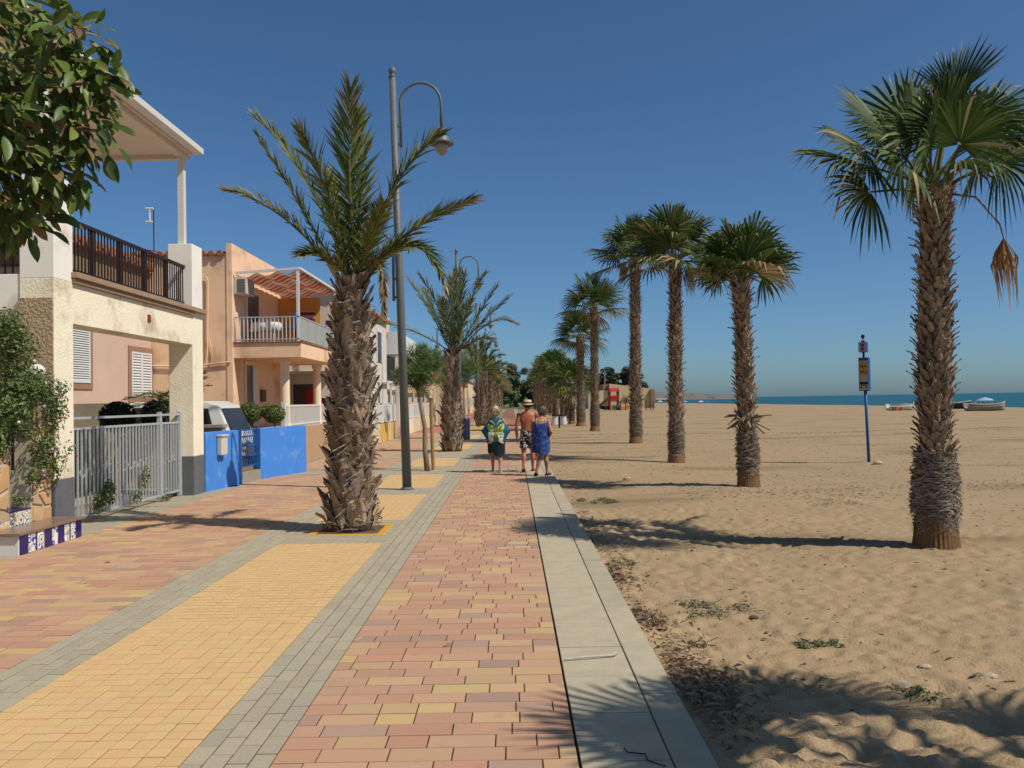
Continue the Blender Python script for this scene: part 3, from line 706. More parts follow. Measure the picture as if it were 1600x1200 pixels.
feather_tree(b2, b2 + V((.05, 0, 2.3)), 'young feathery tree half hidden behind the second date palm', [(atY(726, 565, 38.5), .62), (atY(722, 585, 38.5), .5), (atY(734, 580, 38.5), .5)], 2, 2400, .22)
# ================================================================ houses on the left
random.seed(21)
m_cream = M('cream_stucco', S(240, 230, 204, 1.15), r=.95, var=.07, sc=3, bsc=34, bump=.55, bdist=.02, stain=(S(216, 198, 162), .53, .2, 1.6))
m_whiteS = M('white_plaster', S(240, 234, 224, 1.1), r=.9, var=.05, sc=2, bsc=60, bump=.12, stain=(S(200, 188, 170), .56, .2, 1.4))
m_rough = M('rough_render', S(196, 172, 138), r=1, var=.2, sc=18, bsc=22, bump=1., bdist=.05)
m_greyb = M('grey_plinth', S(112, 114, 118), r=.9, var=.15, sc=6, bsc=60, stain=(S(190, 186, 176), .68, .05, 9.))
m_cornice = M('cornice_stone', S(178, 150, 124), r=.9, var=.15, sc=6)
m_iron = M('dark_iron', S(50, 36, 34), r=.5, var=.1, bump=0)
m_roofw = M('roof_panel', S(232, 230, 224, .9), r=.6, var=.04, bump=.05)
m_soffit = M('soffit_board', S(226, 208, 188, 1.), r=.8, var=.06)
m_pvc = M('white_shutter', S(236, 236, 234, .9), r=.45, var=.03, bump=0)
m_pink = M('pink_plaster', S(222, 190, 168, .9), r=.9, var=.06, sc=2, bsc=80, bump=.15)
m_brown = M('brown_trim', S(172, 132, 108), r=.85, var=.08)
m_terra = M('terracotta', S(168, 116, 86), r=.85, var=.2, sc=7)
m_conc = M('old_concrete', S(172, 162, 144), r=.95, var=.16, sc=5, bsc=70, bump=.3, stain=(S(120, 112, 100), .6, .12, 2.))
m_galv = M('galvanised', S(196, 202, 204), r=.45, var=.12, sc=20, metal=.1, bump=.05, stain=(S(120, 90, 70), .72, .06, 12.))
def part(parent, name, mat, *boxes, bevel=.008):
    b = MB()
    for q in boxes: b.box(*q)
    return b.build(name, mat, parent, bevel=bevel)
XF = -5.95
h1r = thing('portico_house', (-7.2, 13.7, 0), 'cream house with an open portico, iron balcony railing and flat terrace roof', 'house')
# pillars
for ya, yb, z1 in ((11.07, 11.55, 4.72), (15.88, 16.4, 4.70)):
    p = part(h1r, 'pillar', m_cream, (XF - .45, XF, ya, yb, .72, 3.36)); 
    part(p, 'painted_base', m_greyb, (XF - .456, XF + .006, ya - .006, yb + .006, -.02, .72))
    part(p, 'upper_pillar', m_whiteS, (XF - .45, XF, ya, yb, 3.36, z1))
part(h1r, 'rough_side_panel', m_rough, (XF - .46, XF - .012, 11.052, 11.075, .72, 3.1), bevel=0)
part(h1r, 'front_beam', m_cream, (XF - .38, XF - .004, 11.55, 15.88, 2.80, 3.352))
part(h1r, 'side_beam', m_whiteS, (-9.2, XF - .45, 11.09, 11.45, 2.95, 3.42))
part(h1r, 'cornice', m_cornice, (XF - .34, XF + .05, 11.52, 15.9, 3.352, 3.42), (XF - .34, XF + .09, 11.50, 16.43, 3.42, 3.5))
part(h1r, 'terrace_slab', m_whiteS, (-9.2, XF - .38, 11.46, 16.3, 3.22, 3.42))
part(h1r, 'wall', m_whiteS, (-13.5, -9.2, 6.0, 14.0, 0, 6.35))
part(h1r, 'plaque', M('plaque_red', S(150, 60, 56)), (XF - .004, XF + .012, 13.92, 14.02, 3.05, 3.17), bevel=0)
rl = part(h1r, 'railing', m_iron, (-6.14, -6.08, 11.55, 15.88, 4.24, 4.29), (-6.125, -6.095, 11.55, 15.88, 3.57, 3.60), bevel=0)
y = 11.62; k = 0
while y < 15.86:
    w_ = .022 if k % 9 == 8 else .009; part(rl, 'baluster', m_iron, (-6.11 - w_, -6.11 + w_, y - w_, y + w_, 3.5, 4.24), bevel=0); y += .098; k += 1
sr = part(h1r, 'side_railing', m_iron, (-9.2, -6.42, 11.24, 11.28, 4.24, 4.29), (-9.2, -6.42, 11.25, 11.27, 3.55, 3.58), bevel=0)
for i in range(26): part(sr, 'baluster', m_iron, (-6.5 - i * .104, -6.482 - i * .104, 11.25, 11.27, 3.42, 4.24), bevel=0)
part(h1r, 'roof_post', m_roofw, (-6.26, -6.14, 16.0, 16.12, 4.70, 6.40), bevel=.004)
part(h1r, 'roof_post', m_roofw, (-6.26, -6.14, 11.2, 11.32, 4.72, 6.40), bevel=.004)
rf = part(h1r, 'terrace_roof', m_roofw, (-9.8, -5.86, 9.2, 16.3, 6.49, 6.60), bevel=.004)
for i in range(8): part(rf, 'soffit_panel', m_soffit, (-9.78, -6.05, 9.25 + i * .87, 9.25 + i * .87 + .862, 6.46, 6.488), bevel=.002)
part(rf, 'edge_beam', m_soffit, (-6.28, -6.12, 9.22, 16.28, 6.38, 6.459), (-9.78, -6.285, 16.16, 16.28, 6.38, 6.459), bevel=.002)
# set-back pink building seen through the portico
h1b = thing('pink_house', (-11, 19.2, 0), 'pink set-back house with white shutters seen through the portico', 'house')
part(h1b, 'wall', m_pink, (-15, -9.3, 16.4, 21.96, 0, 4.4)); part(h1b, 'upper_wall', M('brown_render', S(150, 122, 96), var=.2, sc=3), (-15, -9.35, 16.45, 21.95, 4.4, 5.15))
rt_ = part(h1b, 'roof', m_terra, (-15.1, -9.2, 16.3, 21.97, 5.15, 5.22))
for i in range(22): 
    b = MB(); b.tube([(-9.16, 16.45 + i * .255, 5.26), (-11.5, 16.45 + i * .255, 5.62)], .10, 8); b.build('roof_tile', m_terra, rt_)
ch = part(h1b, 'chimney', M('chimney_render', S(196, 160, 120), var=.2), (-11.3, -10.8, 18.8, 19.25, 5.3, 5.85)); part(ch, 'chimney_cap', m_terra, (-11.4, -10.7, 18.7, 19.35, 5.85, 5.93))
def shutter(parent, X, y0, y1, z0, z1, n, mat=m_pvc, frame=m_brown, leaves=2):
    f = part(parent, 'window', frame, (X, X + .03, y0 - .14, y0, z0 - .14, z1 + .14), (X, X + .03, y1, y1 + .14, z0 - .14, z1 + .14), (X, X + .03, y0, y1, z1, z1 + .14), (X, X + .03, y0, y1, z0 - .14, z0))
    b = MB()
    for l in range(leaves):
        a = y0 + (y1 - y0) * l / leaves; c = y0 + (y1 - y0) * (l + 1) / leaves
        b.box(X + .004, X + .045, a, a + .045, z0, z1); b.box(X + .004, X + .045, c - .045, c, z0, z1); b.box(X + .004, X + .045, a + .045, c - .045, z0, z0 + .05); b.box(X + .004, X + .045, a + .045, c - .045, z1 - .05, z1)
        dz = (z1 - z0 - .1) / n
        for i in range(n): 
            zz = z0 + .05 + dz * i; b.hexa([(X + .006, a + .045, zz + dz * .6), (X + .04, a + .045, zz), (X + .04, c - .045, zz), (X + .006, c - .045, zz + dz * .6), (X + .012, a + .045, zz + dz * .95), (X + .044, a + .045, zz + dz * .3), (X + .044, c - .045, zz + dz * .3), (X + .012, c - .045, zz + dz * .95)])
    b.build('shutter', mat, f); return f
shutter(h1b, -9.3, 20.75, 22.0 - .12, 1.9, 3.02, 15)
shutter(h1b, -9.3, 17.3, 18.7, 2.2, 3.4, 22, leaves=1)
part(h1b, 'stair_block', m_conc, (-9.29, -8.5, 17.2, 18.9, 0, 1.25), (-9.29, -8.5, 17.9, 18.9, 1.252, 1.75))
# antenna behind
an = thing('tv_antenna', (-11.5, 27, 5.3), 'white dipole antenna on a thin mast above the house roofs', 'antenna')
pa = atY(240, 328, 27); b = MB(); b.tube([(pa.x, 27, 5.2), (pa.x, 27, pa.z)], .018, 6); b.build('mast', m_iron, an)
for dz in (.05, -.38): b = MB(); b.tube([(pa.x - .16 - .1, 27, pa.z + dz), (pa.x - .02, 27, pa.z + dz)], .035, 7); b.build('element', m_pvc, an)
b = MB(); b.beam((pa.x - .12, 27, pa.z + .05), (pa.x - .12, 27, pa.z - .38), .08, .02); b.build('bracket', m_pvc, an)
# gate of bars
gt = thing('metal_gate', (-6.2, 13.9, 0), 'grey metal bar gate between the two portico pillars', 'gate')
for z in (1.51, 1.36, .10):
    b = MB(); b.beam((-6.2, 11.56, z), (-6.2, 15.86, z), .045 if z > 1.4 else .03, .035); b.build('rail', m_galv, gt)
y = 11.66
while y < 15.85:
    part(gt, 'bar', m_galv, (-6.212, -6.188, y - .012, y + .012, .118, 1.342), bevel=0); y += .118
for yy in (14.95, 11.6, 15.83): part(gt, 'gate_post', m_galv, (-6.235, -6.165, yy - .035, yy + .035, .0, 1.56), bevel=.004)
b = MB()
for i in range(16):
    yy = 12.3 + i * .22; b.tube([(-6.22 + .0, yy + .07 * math.cos(a), .72 + .07 * math.sin(a)) for a in (2 * math.pi * j / 10 for j in range(11))], .007, 4)
b.build('scroll_band', m_galv, gt)
# leaf cloud helper for shrubs and vines
def leaf_cloud(b, blobs, n, size, cols, shell=.5, flat=.3):
    tot = sum(r[0] * r[1] * r[2] for c, r in blobs)
    for c, r in blobs:
        for _ in range(max(8, int(n * r[0] * r[1] * r[2] / tot))):
            d = V((random.gauss(0, 1), random.gauss(0, 1), random.gauss(0, 1))).normalized(); q = random.random() ** shell
            p = V(c) + V((d.x * r[0], d.y * r[1], d.z * r[2])) * q
            nrm = (d + V((random.gauss(0, .6), random.gauss(0, .6), random.gauss(0, .6) + .3))).normalized(); t = nrm.orthogonal().normalized(); t.rotate(Matrix.Rotation(U(0, 6.28), 3, nrm)); s = nrm.cross(t)
            l = size * U(.6, 1.4); b.cur = rc(random.choice(cols), .28)
            i = [b.pt(p - t * l), b.pt(p + s * l * .42 + nrm * l * .1), b.pt(p + t * l), b.pt(p - s * l * .42 + nrm * l * .1)]; b.face((i[0], i[1], i[2])); b.face((i[0], i[2], i[3]))
LG = [(.085, .145, .035), (.12, .185, .045), (.06, .11, .028), (.17, .22, .065)]
# planter wall with crazy-paving stone, tiled risers and bench
m_stone = M('crazy_stone', S(216, 184, 142), r=.85, var=.2, sc=5, tint='obj'); m_mort = M('pale_mortar', S(214, 202, 178), var=.1)
pw = thing('stone_planter', (-6.3, 10.2, 0), 'stone clad garden planter with tiled ledges beside the cream pillar', 'planter')
def clad(y0, y1, z0, z1, X):
    b = MB(); b.box(X - .35, X, y0, y1, z0, z1); pier = b.build('pier', m_mort, pw)
    nz_ = max(1, round((z1 - z0) / .22)); ny_ = max(1, round((y1 - y0) / .2)); P = {}
    for i in range(nz_ + 1):
        for j in range(ny_ + 1): P[i, j] = (y0 + (y1 - y0) * j / ny_ + (U(-.1, .1) if 0 < j < ny_ else 0), z0 + (z1 - z0) * i / nz_ + (U(-.1, .1) if 0 < i < nz_ else 0))
    for i in range(nz_):
        for j in range(ny_):
            q = [P[i, j], P[i, j + 1], P[i + 1, j + 1], P[i + 1, j]]; cy = sum(a for a, _ in q) / 4; cz = sum(a for _, a in q) / 4
            q = [(cy + (a - cy) * .84, cz + (c - cz) * .84) for a, c in q]; b = MB(); b.hexa([(X - .001, a, c) for a, c in q] + [(X + .022, cy + (a - cy) * .93, cz + (c - cz) * .93) for a, c in q]); o = b.build('stone', m_stone, pier)
            o.color = (*rc(random.choice(((1, 1, 1), (1.1, .95, .8), (.85, .8, .78), (1.15, 1.1, 1.0))), .1), 1)
clad(10.58, 11.03, .0, 1.45, -5.99); clad(8.3, 10.12, 0, 1.2, -5.99)
b = MB(); b.box(-6.34, -5.995, 10.12, 10.58, 0, .42); b.build('low_wall', m_mort, pw)
def tile_mat():
    mt = bpy.data.materials.new('patterned_tile'); mt.use_nodes = True; MATS['patterned_tile'] = mt; N = mt.node_tree.nodes; L = mt.node_tree.links; bs = N['Principled BSDF']
    g = N.new('ShaderNodeNewGeometry'); v = N.new('ShaderNodeTexVoronoi'); v.inputs['Scale'].default_value = 11; L.new(g.outputs['Position'], v.inputs['Vector'])
    r = N.new('ShaderNodeValToRGB'); L.new(v.outputs['Distance'], r.inputs[0]); r.color_ramp.interpolation = 'CONSTANT'
    e = r.color_ramp.elements; e[0].color = (.03, .04, .2, 1); e[1].position = .22; e[1].color = (.75, .74, .7, 1)
    for p_, c in ((.36, (.55, .42, .06, 1)), (.46, (.75, .74, .7, 1)), (.58, (.05, .07, .28, 1)), (.68, (.75, .74, .7, 1))): q = e.new(p_); q.color = c
    L.new(r.outputs[0], bs.inputs['Base Color']); bs.inputs['Roughness'].default_value = .2; return mt
m_tile = tile_mat(); m_btile = M('cobalt_tile', S(36, 28, 110), r=.18, var=.1, bump=0, spec=.5)
for i in range(8): part(pw, 'patterned_tile', m_tile, (-5.994, -5.975, 10.12 + i * .115 - .5, 10.232 + i * .115 - .5, .255, .42), bevel=0)
part(pw, 'ledge_tile', m_btile, (-6.34, -5.972, 9.6, 10.56, .42, .437), bevel=0)
for i in range(4): part(pw, 'patterned_tile', m_tile, (-6.75, -6.73, 10.2 + i * .14, 10.336 + i * .14, .5, .72), bevel=0)
part(pw, 'ledge_tile', m_btile, (-6.95, -6.725, 10.1, 10.9, .72, .74), bevel=0); part(pw, 'ledge_tile', m_btile, (-6.95, -6.728, 10.1, 10.9, .47, .498), bevel=0)
part(pw, 'soil', m_earth, (-6.725, -6.345, 9.5, 10.6, 0, .40), bevel=0)
for i in range(5): part(pw, 'grille_bar', m_iron, (-6.2, -6.17, 10.16 + i * .09, 10.185 + i * .09, .9, 1.75), bevel=0)
tb = thing('tiled_bench', (-5.77, 10.3, 0), 'low white bench faced with blue and patterned tiles in front of the planter', 'bench')
part(tb, 'body', m_pvc, (-5.965, -5.585, 9.62, 11.02, -.01, .225)); part(tb, 'seat_slab', M('brown_marble', S(150, 122, 104), r=.25, var=.2, sc=9, bump=0, spec=.5), (-5.968, -5.55, 9.58, 11.06, .226, .256), bevel=.004)
ty = 9.63
for k, (w_, mt) in enumerate(((.16, m_btile), (.15, m_tile), (.035, m_btile), (.15, m_tile), (.17, m_btile), (.13, m_tile), (.15, m_btile), (.12, m_tile), (.03, m_btile), (.12, m_tile), (.15, m_btile))):
    part(tb, 'tile', mt, (-5.584, -5.572, ty, ty + w_ - .005, .005, .22), bevel=0); ty += w_
gl = thing('globe_lamp', (-6.02, 10.75, 2.0), 'white globe lamp half hidden in the climbing vine', 'lamp')
gp = atX(58, 581, -6.0); b = MB(); b.ball(gp, .1, 16, 10); b.build('globe', M('opal_glass', S(240, 236, 226), r=.3, var=.02, bump=0), gl, smooth=True); b = MB(); b.tube([gp + V((-.02, .05, -.1)), gp + V((-.02, .36, -.25))], .02, 7); b.build('bracket', m_iron, gl)
vn = thing('climbing_vine', (-6.0, 10.2, 0), 'flowering climbing vine spilling over the stone planter at the left edge', 'vine')
def vp(px, py, X=-5.85): return atX(px, py, X)
blobs = [(vp(25, 600), (.3, .35, .3)), (vp(60, 610), (.25, .35, .26)), (vp(20, 545), (.28, .3, .3)), (vp(15, 640), (.3, .35, .28)), (vp(85, 640), (.16, .22, .3)), (vp(70, 700), (.16, .25, .28)), (vp(85, 730), (.12, .18, .2)), (vp(55, 740), (.12, .2, .18)), (vp(100, 605), (.08, .14, .1)), (vp(110, 700), (.06, .1, .12)), (vp(30, 670), (.2, .3, .16)), (vp(5, 510), (.28, .3, .22)), (vp(0, 700), (.12, .15, .2)), (vp(30, 780), (.1, .14, .1))]
b = MB(); leaf_cloud(b, blobs, 6500, .030, LG + [(.15, .17, .05)]); b.build('foliage', m_leafd, vn)
b = MB()
for _ in range(26):
    c, r = random.choice(blobs[:10]); p = V(c) + V((r[0] * U(.6, 1.), U(-1, 1) * r[1], U(-1, 1) * r[2])); b.cur = random.choice(((.7, .7, .68), (.42, .46, .68), (.3, .06, .08))); b.ball(p, .018, 6, 4)
b.build('flowers', m_fibre, vn, kind='stuff')
b = MB()
for i in range(7): p = vp(60 + i * 5, 800 - U(0, 10), -6.05); q = vp(40 + i * 8, 640 - U(0, 60), -5.95); b.cur = (.2, .13, .08); b.tube([p, p.lerp(q, .5) + V((U(-.05, .08), U(-.1, .1), 0)), q], .008, 5)
b.build('stems', m_fibre, vn)
def shrub(name, label, blobs, n, size, cols, stem=None, cat='shrub', group=None):
    c0 = V(blobs[0][0]); base = V(stem) if stem else V((c0.x, c0.y, 0)); o = thing(name, base, label, cat, group); b = MB(); leaf_cloud(b, blobs, n, size, cols, .3); b.build('foliage', m_leafd, o)
    q_ = .03 if cat == 'shrub' and 'weed' not in name else .005; b = MB(); b.tube([base, base.lerp(c0, .6), c0], [q_, q_ * .8, q_ * .5], 6); b.build('stem', m_bark, o); return o
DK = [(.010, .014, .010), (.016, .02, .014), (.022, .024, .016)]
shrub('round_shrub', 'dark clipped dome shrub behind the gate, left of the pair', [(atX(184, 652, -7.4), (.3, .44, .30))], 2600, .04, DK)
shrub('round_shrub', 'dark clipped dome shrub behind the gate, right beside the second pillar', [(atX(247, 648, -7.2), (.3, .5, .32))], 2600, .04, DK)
shrub('garden_weed', 'green weed sprouting at the foot of the gate', [(atX(155, 785, -6.05), (.08, .16, .16)), (atX(170, 770, -6.08), (.08, .2, .2)), (atX(152, 797, -6.0), (.05, .06, .1))], 500, .03, LG)
shrub('garden_weed', 'dry thin weed leaning against the middle of the gate', [(atX(215, 775, -6.1), (.06, .12, .12)), (atX(228, 745, -6.1), (.05, .12, .2))], 240, .025, LG + [(.2, .16, .08)])
shrub('garden_weed', 'small yellowish weed at the right end of the gate', [(atX(262, 776, -6.1), (.06, .2, .05))], 160, .025, [(.2, .18, .07), (.12, .14, .05)])
# dwarf palm behind the second pillar
dp = thing('dwarf_palm', (-7.0, 17.6, 0), 'small garden palm behind the second pillar', 'palm tree'); hb_ = atY(272, 632, 17.6)
b = MB(); b.tube([(hb_.x, 17.6, 0), hb_], [.12, .1], 9); b.build('trunk', m_core, dp)
for i in range(16):
    az = i * 2.4; el = R(U(-15, 70)); d = V((math.cos(az) * math.cos(el), math.sin(az) * math.cos(el), math.sin(el))); b = MB(); date_frond(b, hb_, hb_ + d * .5 + V((0, 0, .15)), hb_ + d * .95 - V((0, 0, .12)), n=18, L=.16, w=.012); b.build('frond', m_leaf, dp)
# ---------------------------------------------------------------- blue wall, letter box, little gate
m_blue = M('blue_paint', S(74, 140, 224, 1.), r=.75, var=.08, sc=3, bsc=60, bump=.1, stain=(S(140, 184, 232), .55, .2, 3.2))
WA, WB_, WC, WD = V((-5.93, 16.44, 0)), V((-5.72, 18.0, 0)), V((-5.66, 19.1, 0)), V((-5.08, 20.95, 0))
bw = thing('blue_wall', (-5.6, 18.6, 0), 'bright blue painted garden wall beyond the cream pillar', 'wall')
def wallseg(b, a, c, z0, z1, t=.2):
    d = (c - a).normalized(); n = V((-d.y, d.x, 0)) * t; b.hexa([V((p.x, p.y, z)) for z in (z0, z1) for p in (a, c, c + n, a + n)])
b = MB(); wallseg(b, WA, WB_, -.02, 1.14); b.build('wall_panel', m_blue, bw, bevel=.01); b = MB(); wallseg(b, WC, WD, -.02, 1.14); b.build('wall_panel', m_blue, bw, bevel=.01)
b = MB(); wallseg(b, WB_, WC, -.02, .22); b.build('step', m_conc, bw)
bg_ = thing('blue_gate', (-5.7, 18.55, .22), 'small blue metal gate with diagonal bars in the blue wall', 'gate'); m_bmet = M('blue_metal', S(40, 98, 168), r=.45, var=.1, bump=0)
g0, g1 = WB_ + V((-.08, .03, 0)), WC + V((-.08, -.03, 0))
for z in (.34, .56, .78, .98, 1.12): b = MB(); b.beam(V((g0.x, g0.y, z)), V((g1.x, g1.y, z)), .03); b.build('rail', m_bmet, bg_)
for p in (g0, g1): b = MB(); b.beam(V((p.x, p.y, .22)), V((p.x, p.y, 1.16)), .05); b.build('gate_post', m_bmet, bg_)
for i in range(7): a = i / 7; b = MB(); b.beam(g0.lerp(g1, a * .8) + V((0, 0, .34)), g0.lerp(g1, min(1, a * .8 + .32)) + V((0, 0, 1.12)), .016); b.build('diagonal_bar', m_bmet, bg_)
lb = thing('letter_box', (-5.8, 17.0, .75), 'white letter box on the blue wall', 'letter box'); m_ivory = M('ivory_plastic', S(232, 226, 208), r=.4, var=.03, bump=0)
dW = (WB_ - WA).normalized(); nW = V((dW.y, -dW.x, 0)); c = WA.lerp(WB_, .36) + nW * .06 + V((0, 0, .86)); b = MB(); b.obox(c, dW * .13, nW * .055, V((0, 0, .19))); b.build('box', m_ivory, lb, bevel=.02); b = MB(); b.obox(c + V((0, 0, .2)) + nW * .01, dW * .14, nW * .07, V((0, 0, .022))); b.build('lid', m_ivory, lb, bevel=.015)
iw = thing('block_wall', (-7.4, 17.7, 0), 'tan rendered wall behind the blue wall, below the white car', 'wall'); part(iw, 'wall_face', M('tan_render', S(190, 164, 132), var=.15, sc=3), (-9.25, -5.98, 17.55, 17.72, 0, 1.2)); part(iw, 'cap', m_conc, (-6.35, -5.95, 17.5, 17.78, 1.2, 1.27))
# ---------------------------------------------------------------- white car
car = thing('parked_car', (-8.0, 19.1, 0), 'white van-like car parked behind the blue wall', 'car'); m_car = M('white_car_paint', S(236, 236, 232, .9), r=.25, var=.02, bump=0, spec=.6); m_glass = glass('dark_glass', S(50, 54, 60), .3); m_tyre = M('tyre_rubber', S(32, 32, 32), bump=0)
cx = lambda a: -6.0 - a                                # a: metres forward of the tail
low = [(0.02, .35), (0, .75), (.06, 1.02), (3.1, 1.05), (3.9, .9), (4.15, .7), (4.2, .35)]; up = [(.06, 1.02), (.34, 1.66), (.6, 1.76), (2.2, 1.76), (2.6, 1.66), (3.35, 1.05)]
b = MB(); b.loft([[(cx(a), 19.1 + s * (.86 if abs(s) > .9 else .86), z) for a, z in low] for s in (-1, -.98, .98, 1)]); bd = b.build('body', m_car, car, bevel=.03)
b = MB(); b.loft([[(cx(a), 19.1 + s * (.82 - (z - 1.02) * .22), z) for a, z in up] for s in (-1, 1)]); cb = b.build('cabin', m_car, car, bevel=.04)
def glz(pts, nm='window'):
    b = MB(); b.poly(pts); return b.build(nm, m_glass, cb)
sdp = lambda a, z: (cx(a), 19.1 - (.82 - (z - 1.02) * .22) - .006, z)
glz([sdp(.42, 1.1), sdp(.58, 1.6), sdp(1.25, 1.64), sdp(1.25, 1.1)]); glz([sdp(1.36, 1.1), sdp(1.36, 1.64), sdp(2.2, 1.64), sdp(2.3, 1.1)]); glz([sdp(2.4, 1.1), sdp(2.32, 1.6), sdp(2.52, 1.56), sdp(3.1, 1.1)])
glz([(cx(.09) + .012, 18.4, 1.09), (cx(.31) + .012, 18.45, 1.6), (cx(.31) + .012, 19.75, 1.6), (cx(.09) + .012, 19.8, 1.09)], 'rear_window')
for a in (.75, 3.4):
    for s in (-1, 1):
        b = MB(); yy = 19.1 + s * .8; n = 18; b.loft([[(cx(a) + r * math.cos(2 * math.pi * k / n), yy + o, .31 + r * math.sin(2 * math.pi * k / n)) for k in range(n)] for o, r in ((-.1, .27), (-.09, .31), (.09, .31), (.1, .27))]); wh = b.build('wheel', m_tyre, car)
for s in (-1, 1): b = MB(); b.box(cx(0) - .02, cx(0) + .015, 19.1 + s * .8 - .06, 19.1 + s * .8 + .06, .75, 1.0); b.build('tail_light', M('tail_red', S(140, 20, 20), r=.2, bump=0), car)
b = MB(); b.box(cx(0) - .05, cx(0) + .05, 18.26, 19.94, .3, .5); b.build('bumper', M('bumper_grey', S(80, 80, 82), bump=0), car, bevel=.02)
# clipped bushes on the terrace
shrub('clipped_bush', 'round clipped green bush nearer the white car', [(atY(391, 645, 21.4), (.30, .28, .28)), (atY(380, 650, 21.4), (.2, .2, .2))], 3200, .028, [(.10, .15, .03), (.14, .19, .04), (.07, .11, .025)])
shrub('clipped_bush', 'round clipped green bush beside the first white column', [(atY(429, 647, 21.5), (.28, .28, .24)), (atY(418, 643, 21.5), (.2, .2, .2))], 3000, .028, [(.12, .16, .03), (.16, .2, .04), (.08, .12, .025)])
# ---------------------------------------------------------------- orange house
m_or = M('orange_plaster', S(238, 200, 164, 1.12), r=.9, var=.07, sc=1.6, bsc=60, bump=.15, stain=(S(222, 178, 144), .52, .2, 1.1)); m_orl = M('orange_light', S(242, 216, 184, 1.05), r=.9, var=.05, sc=2)
m_wr = M('white_railing', S(236, 234, 228, .92), r=.5, var=.03, bump=0)
h2 = thing('orange_house', (-8.5, 24.3, 0), 'orange house with striped balcony awning and white columns', 'house')
part(h2, 'wall', m_or, (-13, -7.36, 22.0, 26.6, 0, 5.55)); part(h2, 'front_wall', m_or, (-7.36, -7.2, 21.98, 26.6, 0, 5.86))
te = part(h2, 'roof_edge', m_terra, (-13, -7.37, 21.94, 22.2, 5.55, 5.59), bevel=0)
for i in range(16): b = MB(); xx = -7.5 - i * .22; b.tube([(xx, 21.9, 5.60), (xx, 22.6, 5.66)], .075, 8); b.build('roof_tile', m_terra, te)
bl = part(h2, 'balcony', m_or, (-7.2, -5.45, 22.04, 26.7, 2.88, 3.27)); part(bl, 'coping', m_terra, (-7.2, -5.42, 22.0, 26.72, 3.27, 3.30))
for z in (3.36, 3.94): b = MB(); b.beam((-7.2, 22.08, z), (-5.5, 22.08, z), .03); b.beam((-5.5, 22.08, z), (-5.5, 26.65, z), .03); b.build('rail', m_galv, bl)
for i in range(17): part(bl, 'baluster', m_wr, (-7.15 + i * .1, -7.13 + i * .1, 22.07, 22.09, 3.30, 3.94), bevel=0)
for i in range(5): part(bl, 'screen_panel', M('frosted_panel', S(190, 188, 182), r=.4, var=.05), (-5.515, -5.495, 22.1 + i * .91, 22.98 + i * .91, 3.38, 3.92), bevel=0)
for yy in (22.5, 26.2):
    b = MB(); b.lathe([(.15, 1.05), (.15, 1.12), (.125, 1.15), (.12, 2.72), (.15, 2.76), (.15, 2.88)], (-6.0, yy, 0), 18); b.build('column', m_orl, h2, smooth=False)
part(h2, 'raised_terrace', M('tan_terrace', S(206, 168, 128), var=.08, sc=2), (-7.2, -5.85, 21.35, 27.1, 0, 1.04))
wr = part(h2, 'terrace_railing', m_wr, (-5.93, -5.89, 22.0, 27.0, 1.6, 1.65), (-5.93, -5.89, 22.0, 27.0, 1.1, 1.14), bevel=0)
for i in range(40): part(wr, 'baluster', m_wr, (-5.925, -5.895, 22.04 + i * .125, 22.075 + i * .125, 1.04, 1.6), bevel=0)
part(wr, 'railing_post', m_wr, (-5.97, -5.86, 21.96, 22.07, 1.04, 1.72))
def opening(parent, X, y0, y1, z0, z1, fr=m_orl, gl=m_glass, nm='door'):
    f = part(parent, nm, fr, (X, X + .04, y0 - .12, y0, z0, z1 + .12), (X, X + .04, y1, y1 + .12, z0, z1 + .12), (X, X + .04, y0, y1, z1, z1 + .12)); part(f, 'pane', gl, (X + .002, X + .015, y0, y1, z0, z1), bevel=0); return f
opening(h2, -7.2, 23.0, 23.9, 1.05, 2.75); opening(h2, -7.2, 23.15, 24.2, 3.31, 4.75)
part(h2, 'half_open_leaf', m_wr, (-7.19, -7.15, 23.55, 23.92, 1.06, 2.74))
part(h2, 'meter_box', M('meter_grey', S(120, 104, 92)), (-7.19, -7.1, 24.3, 24.6, 1.75, 2.1))
ac = part(h2, 'air_conditioner', m_ivory, (-7.19, -6.85, 22.08, 22.75, 4.55, 5.0), bevel=.02)
for i in range(9): part(ac, 'grille_slat', M('ac_grille', S(120, 116, 108)), (-7.1, -6.9, 22.066, 22.079, 4.6 + i * .04, 4.62 + i * .04), bevel=0)
b = MB()
for i in range(8): b.beam((-6.849, 22.15, 4.6 + i * .05), (-6.849, 22.68, 4.6 + i * .05), .012, .02)
b.build('front_grille', M('ac_grille', S(120, 116, 108)), ac)
part(h2, 'side_screen', M('yellow_canvas', S(234, 172, 88), r=.9, var=.06), (-7.19, -5.9, 26.3, 26.34, 3.3, 4.95))
b = MB(); b.tube([(-7.9 - .9, 21.95, 4.95), (-7.85, 21.95, 4.98), (-7.82, 21.95, 4.9), (-7.85, 21.95, 2.9)], .02, 6); b.tube([(-9.3, 21.95, 2.72), (-8.3, 21.95, 2.68), (-7.5, 21.95, 2.76), (-7.25, 21.95, 2.78)], .025, 6); b.tube([(-7.8, 21.96, 3.4), (-7.72, 21.96, 2.95), (-7.76, 21.96, 2.75)], .015, 6); b.build('cables', m_or, h2)
